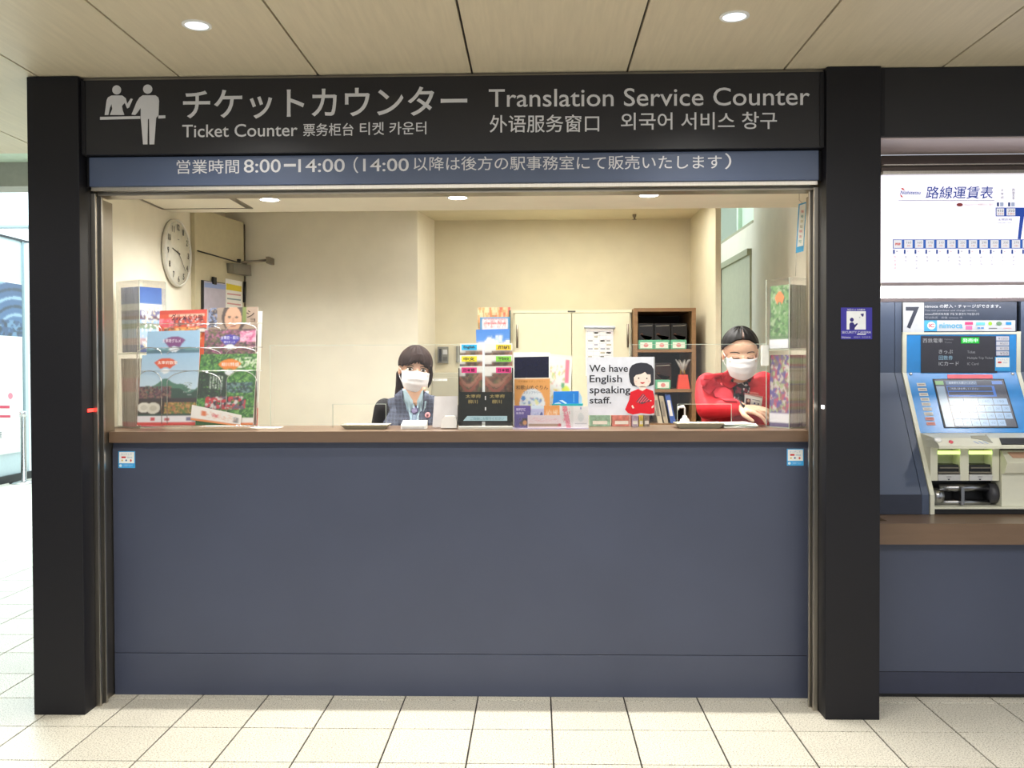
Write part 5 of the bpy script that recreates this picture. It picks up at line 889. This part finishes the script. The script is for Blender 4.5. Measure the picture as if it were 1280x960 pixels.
def hair_shell(name, Mh, h, line, m, parent, thick=.055, part=None, strand=.008):
    bm = bmesh.new(); nl, npol = 96, 26; G = []
    for i in range(nl):
        lon = i*2*PI/nl; P = math.radians(line(math.degrees(lon) if lon <= PI else math.degrees(lon)-360)); col = []
        for j in range(npol+2):
            f_ = min(1, j/npol); pol = max(.015, f_*P); lo = 1 if j <= npol else .86
            d = Vector((math.sin(lon)*math.sin(pol), -math.cos(lon)*math.sin(pol), math.cos(pol)))
            rr = Vector(((.335+thick)*h, (.41+thick)*h, (.375+thick)*h)); st = 1+strand*math.sin(i*7.3)+.5*strand*math.sin(i*17.7+j*.3)
            if part and abs(d.x) < .02 and d.y < .25: st -= .04
            q = Vector((d.x*rr.x, d.y*rr.y+.06*h, d.z*rr.z+.12*h))*st*lo if j <= npol else None
            if q is None: q = Vector((d.x*.31*h, d.y*.38*h+.06*h, d.z*.36*h+.12*h))
            # fall straight below the widest point rather than tucking in
            if pol > 1.45 and q is not None and abs(math.degrees(lon) if lon < PI else math.degrees(lon)-360) > 25: q.x = math.copysign(max(abs(q.x), abs(d.x/max(math.sin(pol), .1))*(.335+thick*.9)*h*lo*.97), q.x)
            col.append(bm.verts.new(Mh@q))
        G.append(col)
    for i in range(nl):
        A_, B_ = G[i], G[(i+1) % nl]
        for j in range(npol+1): bm.faces.new((A_[j], A_[j+1], B_[j+1], B_[j]))
    top = Mh@Vector((0, .06*h, (.12+.375+thick)*h)); tv = bm.verts.new(top)
    for i in range(nl): bm.faces.new((G[i][0], G[(i+1) % nl][0], tv))
    return bmo(name, bm, m, parent, True)
def face_parts(P, Mh, h, bvh, closed, brow='3a2620'):
    BR = mat('brow_'+brow, brow, .7)
    for s_, sd in ((-1, 'right'), (1, 'left')):
        ex = s_*.145*h
        if not closed:
            e = .062*h; al = [(ex+e*math.cos(a), .004*h+.026*h*math.sin(a)) for a in np.linspace(0, 2*PI, 15)[:-1]]; ey = patch('eye', al, Mh, bvh, .0006, EYEW, P, .0006, 1)
            patch('iris', [(ex+.032*h*math.cos(a), .004*h+.026*h*math.sin(a)) for a in np.linspace(0, 2*PI, 13)[:-1]], Mh, bvh, .0014, IRIS, P, .0006, 1)
            up = [(ex+e*1.08*c, .008*h+.026*h*(1-c*c)**.5*1.05) for c in np.linspace(-1, 1, 9)]; lo = [(x, z+.02*h) for x, z in up][::-1]; patch('lash', up+lo, Mh, bvh, .0018, LASH, P, .0008, 1)
            lo2 = [(ex+e*c, -.000*h-.024*h*(1-c*c)**.5) for c in np.linspace(-1, 1, 9)]; patch('lash', lo2+[(x, z-.004*h) for x, z in lo2][::-1], Mh, bvh, .001, LASH, P, .0005, 1)
        else:
            e = .068*h; up = [(ex+e*c, -.012*h-.018*h*(1-c*c)**.5) for c in np.linspace(-1, 1, 9)]; patch('lash', up+[(x, z-.013*h) for x, z in up][::-1], Mh, bvh, .0012, LASH, P, .0008, 1)
            li = [(ex+e*c, .012*h+.016*h*(1-c*c)**.5) for c in np.linspace(-1, 1, 9)]; patch('eyelid', li+up[::-1], Mh, bvh, .0006, mat('eyelid_skin', 'c79a80', .5), P, .0014, 1)
        bz = .098*h; br = [(ex+s_*.01*h+.085*h*c, bz-.022*h*(c*s_+.15)**2) for c in np.linspace(-1, 1, 9)]; patch('eyebrow', br+[(x, z-.018*h) for x, z in br][::-1], Mh, bvh, .001, BR, P, .0006, 1)
def face_mask(P, Mh, h, nose=.0):
    bm = bmesh.new(); nu, nv = 30, 22; G = []
    for j in range(nv+1):
        t = j/nv; z = (-.045-.43*t)*h; row = []
        for i in range(nu+1):
            u = -1+2*i/nu; wd = (.30 if t < .15 else .30-.07*max(0, (t-.45)/.55)**1.4); x = u*wd*h
            bulge = (1-u*u)*(.075*math.sin(PI*min(1, t*.9+.12))+.035); zz_ = z+(.035*h*(1-abs(u))**2 if t == 0 else .035*h*(1-abs(u))**2*(1-t))+.03*h*u*u*t*2.2
            y = -.07*h-.31*h*math.sqrt(max(.02, 1-(x/(.325*h))**2))*math.sqrt(max(.3, 1-((z+.12*h)/(.55*h))**2))-bulge*h-.004
            y -= .0016*math.sin(t*PI*7)*(1-u*u)
            row.append(bm.verts.new(Mh@Vector((x, y, zz_))))
        G.append(row)
    for j in range(nv):
        for i in range(nu): bm.faces.new((G[j][i], G[j][i+1], G[j+1][i+1], G[j+1][i]))
    bmesh.ops.recalc_face_normals(bm, faces=bm.faces); geo = bmesh.ops.extrude_face_region(bm, geom=list(bm.faces)); bk = (Mh.to_3x3()@Vector((0, 1, 0)))*.002
    for v in [g for g in geo['geom'] if isinstance(g, bmesh.types.BMVert)]: v.co += bk
    mk = bmo('face_mask', bm, MASKM, P, True)
    for s_ in (-1, 1): tubeo('ear_loop', [Mh@Vector((s_*.295*h, -.17*h, -.07*h)), Mh@Vector((s_*.335*h, -.05*h, -.0*h)), Mh@Vector((s_*.35*h, .07*h, .04*h)), Mh@Vector((s_*.36*h, .10*h, -.05*h)), Mh@Vector((s_*.325*h, -.04*h, -.19*h)), Mh@Vector((s_*.27*h, -.16*h, -.30*h))], .0012, MASKM, mk, 6)
def hand(bm, wrist, dirv, up, s_, thumb_side, curl=.35, sc=1.0):
    """palm and five separate bent fingers; dirv points to the fingertips, up is the back of the hand"""
    d = Vector(dirv).normalized(); up = Vector(up); up = (up-d*up.dot(d)).normalized(); sd = d.cross(up)*thumb_side; w0 = Vector(wrist)
    for k, off in enumerate((-.026, -.009, .009, .025)):
        chain(bm, [w0+d*.01*sc+sd*off*.5*sc, w0+d*.05*sc+sd*off*.9*sc, w0+d*.085*sc+sd*off*sc], [.013*sc, .0135*sc, .0105*sc])
    for k, (off, ln) in enumerate(((.027, .066), (.0095, .074), (-.0085, .069), (-.0255, .053))):
        b = w0+d*.085*sc+sd*off*1.1*sc; dd_ = (d+sd*off*9).normalized(); pts = [b]; a = curl*.5
        for f_ in (.45, .31, .24):
            v = (dd_*math.cos(a)-up*math.sin(a)); pts.append(pts[-1]+v*ln*f_*sc*1.15); a += curl
        chain(bm, pts, [.0098*sc, .0088*sc, .0080*sc, .0068*sc])
    t0 = w0+d*.02*sc+sd*.024*sc; chain(bm, [t0, t0+(d*.6+sd*.75-up*.2).normalized()*.036*sc, t0+(d*.6+sd*.75-up*.2).normalized()*.036*sc+(d*.9+sd*.35-up*.25).normalized()*.030*sc, t0+(d*.6+sd*.75-up*.2).normalized()*.036*sc+(d*.92+sd*.25-up*.35).normalized()*.054*sc], [.015*sc, .0115*sc, .0098*sc, .008*sc])
def Rz(a): return Matrix.Rotation(math.radians(a), 4, 'Z')
def Rx(a): return Matrix.Rotation(math.radians(a), 4, 'X')
def Ry(a): return Matrix.Rotation(math.radians(a), 4, 'Y')

# ---- left clerk: grey check vest, black sleeves, standing behind the counter, head turned to the right of the picture
P1 = thing('person', (at(519, 500, 4.32).x, 4.32, 0), 'clerk in a grey checked vest with black sleeves and white mask, dark hair tied back', 'person')
Y1_ = 4.30; cx = at(520, 500, Y1_).x; k1 = 1.0; h1 = .213
hc = at(519, 462, Y1_-.02); Mh1 = Matrix.Translation(hc)@Rz(13)@Ry(6)@Rx(2)
nb = Vector((cx+.004, Y1_+.01, 1.215)); shz = 1.19
bm = bmesh.new(); head_shapes(bm, Mh1, h1); cap(bm, Mh1@Vector((0, .06*h1, -.3*h1)), .050, nb+Vector((0, 0, -.02)), .054)
TOR = [((cx, Y1_+.02, .70), .15, .105), ((cx, Y1_+.01, .80), .145, .10), ((cx, Y1_+.01, .92), .115, .085), ((cx, Y1_, 1.03), .135, .10), ((cx, Y1_+.005, 1.10), .145, .095), ((cx, Y1_+.015, 1.165), .13, .075), ((cx, Y1_+.02, 1.205), .065, .05)]
loft(bm, TOR)
LJ = [(Vector((cx+s_*.08, Y1_+.02, .70)), Vector((cx+s_*.09, Y1_+.0, .38)), Vector((cx+s_*.09, Y1_+.03, .07))) for s_ in (-1, 1)]
for a, b, c in LJ: chain(bm, [a, b, c], [.085, .052, .036]); chain(bm, [c, c+Vector((0, -.06, -.025)), c+Vector((0, -.13, -.045))], [.036, .036, .025])
AR = []
for s_ in (-1, 1):
    sh, el, wr_ = Vector((cx+s_*.150, Y1_+.02, 1.165)), Vector((cx+s_*.20, Y1_+.04, .92)), Vector((cx+s_*.17, Y1_-.05, .74)); AR.append((sh, el, wr_)); chain(bm, [sh, el, wr_], [.045, .037, .026]); hand(bm, wr_, (0, -.25, -1), (s_, -.1, 0), s_, s_, .3, .9)
body1 = fuse(bm, .0042, 3); b1 = link('body', body1, SKIN, P1); bv = tree(body1)
face_parts(P1, Mh1, h1, bv, False); face_mask(P1, Mh1, h1)
HAIR1 = mat('dark_brown_hair', '2c1c18', .65, 0, .35, 60, .5, stretch=(1, 1, .06), spec=.15)
def line1(l):
    a = abs(l)
    if l > 0: b = 86+.28*min(a, 60) if a < 60 else 103
    else: b = 80+.34*min(a, 55) if a < 55 else 98.5
    if 4 < l < 30: b = 78+(l-4)*.6
    if a > 100: b += (a-100)*.75
    if a < 75: b += 2.6*math.sin(l*.9)+2.0*math.sin(l*.41+1)
    return min(b, 140)
hs = hair_shell('hair', Mh1, h1, line1, HAIR1, P1, .042, None, .016)
bm = bmesh.new(); chain(bm, [Mh1@Vector((-.02*h1, .45*h1, -.10*h1)), Mh1@Vector((-.10*h1, .52*h1, -.3*h1)), Vector((cx-.075, Y1_+.075, 1.21)), Vector((cx-.085, Y1_+.07, 1.15))], [.032, .04, .034, .012]); chain(bm, [Mh1@Vector((-.335*h1, .12*h1, -.12*h1)), Mh1@Vector((-.27*h1, .25*h1, -.42*h1)), Vector((cx-.082, Y1_+.03, 1.235)), Vector((cx-.09, Y1_+.03, 1.18))], [.014, .022, .024, .012])
link('ponytail', fuse(bm, .005, 3), HAIR1, P1)
bm = bmesh.new(); chain(bm, [Mh1@Vector((.30*h1, -.20*h1, .10*h1)), Mh1@Vector((.345*h1, -.13*h1, -.08*h1)), Mh1@Vector((.335*h1, -.10*h1, -.26*h1)), Mh1@Vector((.31*h1, -.08*h1, -.38*h1))], [.010, .010, .008, .002]); link('side_lock', fuse(bm, .0035, 2), HAIR1, P1)
bm = bmesh.new()
for x0_, x1_, z0_, z1_ in ((-.02, -.14, .34, .10), (.02, -.06, .34, .12), (.05, .06, .34, .13), (.08, .17, .33, .08), (-.08, -.22, .31, .05)): chain(bm, [Mh1@Vector((x0_*h1, -.36*h1, z0_*h1)), Mh1@Vector(((x0_*.4+x1_*.6)*h1, -.415*h1, (z0_*.4+z1_*.6)*h1)), Mh1@Vector((x1_*h1, -.395*h1, z1_*h1))], [.008, .007, .0015])
link('fringe', fuse(bm, .003, 2), HAIR1, P1)
# clothes
SLV = mat('black_knit', '141216', .8, 0, .1, 120, .3)
def check_mat():
    m = mat('grey_blue_check', '474c5c', .85, 0, .12, 90, .3); nt = m.node_tree; n = nt.nodes; L = nt.links; b = n['Principled BSDF']; src = b.inputs['Base Color'].links[0].from_socket
    tc = n.new('ShaderNodeTexCoord'); sx_ = n.new('ShaderNodeSeparateXYZ'); L.new(tc.outputs['Object'], sx_.inputs[0]); last = src
    for ax in ('X', 'Z'):
        mu = n.new('ShaderNodeMath'); mu.operation = 'MULTIPLY'; mu.inputs[1].default_value = 55; L.new(sx_.outputs[ax], mu.inputs[0]); fr = n.new('ShaderNodeMath'); fr.operation = 'FRACT'; L.new(mu.outputs[0], fr.inputs[0]); lt_ = n.new('ShaderNodeMath'); lt_.operation = 'LESS_THAN'; lt_.inputs[1].default_value = .18; L.new(fr.outputs[0], lt_.inputs[0])
        mi = n.new('ShaderNodeMix'); mi.data_type = 'RGBA'; fm = n.new('ShaderNodeMath'); fm.operation = 'MULTIPLY'; fm.inputs[1].default_value = .5; L.new(lt_.outputs[0], fm.inputs[0]); L.new(fm.outputs[0], mi.inputs[0]); L.new(last, mi.inputs[6]); mi.inputs[7].default_value = (*lin('6e7690'), 1); last = mi.outputs[2]
    L.new(last, b.inputs['Base Color']); return m
CHK = check_mat()
bm = bmesh.new()
for sh, el, wr_ in AR: chain(bm, [sh+Vector((0, 0, .002)), el, wr_+(el-wr_)*.08], [.052, .049, .036])
loft(bm, [(c, a+.006, b+.006) for c, a, b in TOR[1:6]]); link('cardigan', fuse(bm, .006, 4), SLV, P1)
bm = bmesh.new(); loft(bm, [(c, a+.017-(.018 if i > 3 else 0), b+.018) for i, (c, a, b) in enumerate(TOR[1:6])]+[((cx, Y1_+.02, 1.20), .075, .062)])
for s_ in (-1, 1): chain(bm, [Vector((cx+s_*.06, Y1_+.02, 1.195)), Vector((cx+s_*.138, Y1_+.02, 1.170))], [.040, .044])
vm = fuse(bm, .006, 4); vest = link('vest', vm, CHK, P1); bvv = tree(vm)
def pxl(x, y, Y): q = at(x, y, Y); return (q.x, q.z)
I4 = Matrix.Translation((0, Y1_-.3, 0)); Yf = Y1_-.11
def P_(name, pts, off, m, th=.002, M=None, bv_=None, Yq=None, parent=None, cuts=3): return patch(name, [pxl(x, y, Yq or Yf) for x, y in pts], M or I4, bv_ or bvv, off, m, parent or P1, th, cuts, .3-.09, 1.0)
SHIRT = mat('pale_blue_shirt', 'b3cfdc', .7)
P_('shirt_front', [(503, 489), (505, 489), (518.5, 507), (531, 489), (535, 489), (529, 521), (524, 536), (512, 536), (509, 521)], .003, SHIRT)
P_('throat', [(504, 484), (532, 484), (528, 494), (519, 509), (509, 494)], .0045, SKIN, .001)
P_('shirt_collar', [(502, 486), (506, 486), (518.5, 506), (512, 516), (503, 500)], .008, SHIRT, .003); P_('shirt_collar', [(530, 487), (526.5, 489), (518.5, 506), (524, 514), (527.5, 501), (528.5, 488)], .008, SHIRT, .003)
P_('lapel', [(501, 487), (503, 489), (506, 503), (512, 522), (512, 536), (499, 536), (494, 510), (492, 494)], .0065, CHK, .003); P_('lapel', [(531, 489), (529.5, 490), (526, 506), (523, 520), (524, 536), (537, 536), (541, 512), (541, 497)], .0065, CHK, .003)
P_('tie_knot', [(514, 509), (519, 506.5), (522, 510), (521.5, 516), (517, 518.5), (513.5, 515)], .012, mat('mauve_brooch', '5a4f78', .4, 0, .3, 200), .004)
P_('tie_tail', [(515, 517), (520, 517), (522, 536), (514, 536)], .0115, mat('slate_scarf', '7488a0', .5, 0, .2, 150), .003)
P_('badge', ell(534, 519, 3.4, 3.6, 14), .013, mat('pink_badge', 'd9959a', .4), .003); P_('badge_star', ell(534, 519.2, 1.5, 1.6, 6), .017, mat('dark_badge_star', '5a1f2c', .4), .001)
bm = bmesh.new(); loft(bm, [((cx, Y1_+.02, .30), .185, .13), ((cx, Y1_+.02, .55), .17, .125), ((cx, Y1_+.02, .82), .155, .115)]); link('skirt', fuse(bm, .008, 3), SLV, P1)
for a, b, c in LJ: bm = bmesh.new(); chain(bm, [c+Vector((0, 0, -.02)), c+Vector((0, -.06, -.035)), c+Vector((0, -.13, -.045))], [.040, .040, .030]); link('shoe', fuse(bm, .006, 2), DARK, P1)

# ---- right clerk: red frilled jacket, looking down at the papers in her hand
P2 = thing('person', (at(922, 500, 4.36).x, 4.36, 0), 'clerk in a red frilled jacket with patterned scarf and name card, looking down', 'person')
Y2 = 4.32; c2 = at(921, 500, Y2).x; h2 = .224
hc = at(925.5, 441, 4.17); Mh2 = Matrix.Translation(hc)@Ry(-1)@Rz(-3)@Rx(15)
bm = bmesh.new(); head_shapes(bm, Mh2, h2); nb2 = Vector((at(922, 470, Y2-.04).x, Y2-.02, 1.30)); cap(bm, Mh2@Vector((0, .08*h2, -.28*h2)), .052, nb2+Vector((0, .02, -.03)), .056)
T2 = [((c2, Y2+.07, .80), .165, .115), ((c2, Y2+.06, .90), .155, .11), ((c2, Y2+.03, 1.02), .128, .09), ((c2, Y2+.01, 1.13), .145, .105), ((c2, Y2, 1.21), .155, .10), ((c2+.002, Y2, 1.27), .14, .078), ((c2+.004, Y2, 1.31), .07, .052)]
loft(bm, T2)
LJ2 = [(Vector((c2+s_*.085, Y2+.07, .80)), Vector((c2+s_*.095, Y2+.05, .43)), Vector((c2+s_*.095, Y2+.08, .08))) for s_ in (-1, 1)]
for a, b, c in LJ2: chain(bm, [a, b, c], [.09, .056, .038]); chain(bm, [c, c+Vector((0, -.06, -.03)), c+Vector((0, -.14, -.052))], [.038, .038, .026])
shL, elL, wrL = at(884, 481, 4.33), at(884, 523, 4.24), at(926, 519.5, 4.115); elL.z = 1.168; wrL.z = 1.176
shR, elR, wrR = at(957, 480, 4.33), at(968, 545, 4.36), at(952, 560, 4.25)
chain(bm, [shL, elL, wrL], [.046, .038, .026]); hand(bm, wrL, (.74, -.60, -.10), (.05, -.55, 1), 1, 1, .42, .95)
chain(bm, [shR, elR, wrR], [.046, .038, .026]); hand(bm, wrR, (-.5, -.3, -.8), (.9, -.1, -.3), 1, -1, .35, .92)
body2 = fuse(bm, .0032, 3); link('body', body2, SKIN, P2); bv2 = tree(body2)
face_parts(P2, Mh2, h2, bv2, True, '2e211c'); face_mask(P2, Mh2, h2)
HAIR2 = mat('black_hair', '120f10', .55, 0, .3, 60, .4, stretch=(1, 1, .06), spec=.2)
def line2(l):
    a = abs(l); b = 55+.14*a if a < 25 else 58.5+(a-25)*.60 if a < 80 else 91.5+(a-80)*.8
    return min(b, 135)
hair_shell('hair', Mh2, h2, line2, HAIR2, P2, .036, True, .009)
patch('parting', [(-.006, .36*h2), (.003, .36*h2), (.006, .50*h2), (-.001, .50*h2)], Mh2, tree(C.objects['hair.001'].data), .0004, mat('scalp_skin', '6a5248', .6), P2, .0006, 2)
bm = bmesh.new(); ellip(bm, (0, .50*h2, .02*h2), (.19*h2, .15*h2, .19*h2), Mh2); link('hair_bun', fuse(bm, .005, 2), HAIR2, P2)
RED = mat('scarlet_satin', 'cc1022', .7, 0, .12, 9, .3); RED2 = mat('light_scarlet_satin', 'd93244', .65, 0, .1, 12, .3)
bm = bmesh.new(); loft(bm, [(c, a+.02, b+.018) for c, a, b in T2[:6]]+[((c2, Y2, 1.305), .085, .06)])
chain(bm, [shL+Vector((.004, 0, .0)), shL+(elL-shL)*.5+Vector((-.004, 0, 0)), elL, wrL-(wrL-elL)*.12], [.058, .053, .050, .038]); chain(bm, [shR+Vector((-.01, 0, 0)), elR, wrR], [.060, .052, .038])
for k in range(9): a = k*.7; ellip(bm, shL+Vector((.035+.022*math.sin(a*2.1), -.05-.008*math.cos(a), .03-.014*k)), (.034, .014, .010))
jm = fuse(bm, .0055, 3); jk = link('jacket', jm, RED, P2); bj = tree(jm); M2 = Matrix.Translation((0, Y2-.3, 0)); Y2f = Y2-.12
def Q_(name, pts, off, m, th=.002, cuts=3): return patch(name, [pxl(860+x*.14585, 400+y*.14585, Y2f) for x, y in pts], M2, bj, off, m, P2, th, cuts, .18, 1.0)
GRN = mat('dark_olive_knit', '3c3a2e', .8)
Q_('inner_top', [(365, 440), (420, 480), (500, 480), (545, 435), (560, 480), (530, 640), (450, 740), (400, 640), (400, 520)], .004, GRN)
def scarf_mat():
    m = mat('patterned_scarf', '1c1a1c', .5, 0, .1, 30); n = m.node_tree.nodes; L = m.node_tree.links; b = n['Principled BSDF']; v = n.new('ShaderNodeTexVoronoi'); v.inputs['Scale'].default_value = 75; tc = n.new('ShaderNodeTexCoord'); L.new(tc.outputs['Object'], v.inputs['Vector'])
    cr = n.new('ShaderNodeValToRGB'); cr.color_ramp.interpolation = 'CONSTANT'; e = cr.color_ramp.elements; e[0].color = (*lin('18161a'), 1); e[1].position = .52; e[1].color = (*lin('7a2030'), 1); x = e.new(.66); x.color = (*lin('cfc6c6'), 1); x = e.new(.8); x.color = (*lin('2a2428'), 1)
    sp_ = n.new('ShaderNodeSeparateColor'); L.new(v.outputs['Color'], sp_.inputs[0]); L.new(sp_.outputs[0], cr.inputs[0]); L.new(cr.outputs[0], b.inputs['Base Color']); return m
SCF = scarf_mat()
Q_('scarf_knot', [(430, 520), (480, 505), (520, 530), (530, 590), (500, 640), (440, 650), (405, 610), (410, 560)], .014, SCF, .01); Q_('scarf_tail', [(405, 600), (450, 620), (470, 690), (480, 740), (430, 755), (400, 700), (385, 650)], .012, SCF, .006); Q_('scarf_tail', [(460, 620), (520, 600), (545, 680), (560, 745), (500, 755), (470, 720)], .011, SCF, .006)
Q_('collar_frill', [(345, 425), (370, 440), (400, 480), (440, 520), (415, 560), (360, 590), (310, 560), (295, 500), (305, 450)], .012, RED, .012, 4); Q_('collar_frill', [(540, 440), (560, 480), (560, 540), (530, 570), (500, 520), (525, 480)], .010, RED, .010, 4)
Q_('lapel_frill', [(255, 575), (320, 575), (370, 600), (385, 640), (380, 690), (300, 690), (240, 660), (225, 620)], .012, RED2, .008, 4); Q_('shoulder_frill', [(105, 500), (180, 480), (250, 500), (300, 560), (250, 590), (190, 640), (150, 600), (110, 550)], .008, RED2, .004, 4)
Q_('shoulder_frill', [(140, 470), (300, 450), (310, 500), (220, 520), (130, 510)], .012, RED, .007, 4)
nc = Q_('name_card', [(480, 622), (638, 655), (620, 755), (470, 722)], .026, PAPER, .002, 1); Q_('card_clip', [(520, 612), (600, 625), (602, 645), (525, 635)], .029, mat('coral_clip', 'd86a60', .4), .004, 1); Q_('card_band', [(480, 622), (638, 655), (635, 668), (479, 636)], .029, mat('salmon_band', 'd89a90', .5), .0008, 1); Q_('card_photo', [(487, 668), (527, 675), (522, 728), (484, 722)], .029, mat('photo_dark_red', '6a2a2c', .5), .0008, 1); Q_('photo_face', ell(506, 692, 11, 14, 10), .031, SKIN, .0006, 1)
for x, y, c_ in ((560, 713, '3c3c7a'), (594, 719, '5a4a5a')): Q_('card_mark', ell(x, y, 8, 8, 8), .030, mat('mark_'+c_, c_, .5), .0006, 1)
Q_('card_line', [(540, 676), (610, 690), (609, 696), (539, 682)], .030, mat('grey_print', '9a9a9a', .5), .0006, 1)
bm = bmesh.new(); loft(bm, [((c2, Y2+.07, .34), .20, .15), ((c2, Y2+.07, .60), .19, .145), ((c2, Y2+.06, .93), .172, .13)]); link('skirt', fuse(bm, .008, 3), RED, P2)
for a, b, c in LJ2: bm = bmesh.new(); chain(bm, [c+Vector((0, 0, -.02)), c+Vector((0, -.06, -.035)), c+Vector((0, -.14, -.052))], [.043, .042, .031]); link('shoe', fuse(bm, .006, 2), DARK, P2)
for s_, e_ in ((-1, (-.345, .02, -.16)), (1, (.345, .02, -.16))): bm = bmesh.new(); ellip(bm, Vector(e_)*h2, (.003, .003, .004), Mh2); bmo('earring', bm, mat('pearl', 'e8e4dc', .2), P2, True)

# ================================================================ CONCOURSE DETAILS
HP = ((-6.42, 0, 0), (1, 0, 0)); yA, yB = at(-40, 400, HP).y, at(26, 400, HP).y
hpo = thing('wall_poster', (-6.42, (yA+yB)/2, 1.0), 'large white poster with a blue photograph of station arches on the far concourse wall', 'poster')
box('poster_sheet', -6.419, -6.405, yA, yB, .35, at(26, 355, HP).z, PAPER, hpo)
zt_, zm_ = at(26, 356, HP).z, at(26, 421, HP).z; r = Ras(60, 50, '2c4a74', '4a74a0')
for k in range(6): r.put(np.abs(np.hypot((r.X-.9)*1.2, r.Y-1.1)-.35-k*.16) < .025, '9ab8cc' if k % 2 else '16283c')
r.mott(0, .7, 1, 1, ['16283c', '6a90b0', '2c4a74'], .8, 4)
page('photograph', [(-6.404, yA, zt_), (-6.404, yB, zt_), (-6.404, yB, zm_), (-6.404, yA, zm_)], r, None, hpo, .001)
p = Print(((-6.404, 0, 0), (1, 0, 0))); p.ell(13, 495, 3, 4, 'e88a9a'); p.rect(-10, 507, 12, 510.5, 'd8405a'); p.rect(-10, 519, 13, 522, 'd8405a'); p.text('駅', -2, 540, 2, 548, '3a3a3a'); p.build('poster_print', hpo)
bp_ = atf = at(30, 604, ((0, 0, 0), (0, 0, 1)))
st = thing('barrier_post', (bp_.x, bp_.y, 0), 'chrome barrier post standing on the bright concourse floor at the far left', 'barrier post')
latheo('base', [(0, 0), (.16, 0), (.16, .012), (.05, .03), (0, .03)], Vector((bp_.x, bp_.y, 0)), CHROME, st, 28); latheo('post', [(0, .03), (.032, .03), (.032, .80), (.04, .80), (.04, .86), (.02, .875), (0, .875)], Vector((bp_.x, bp_.y, 0)), CHROME, st, 20)
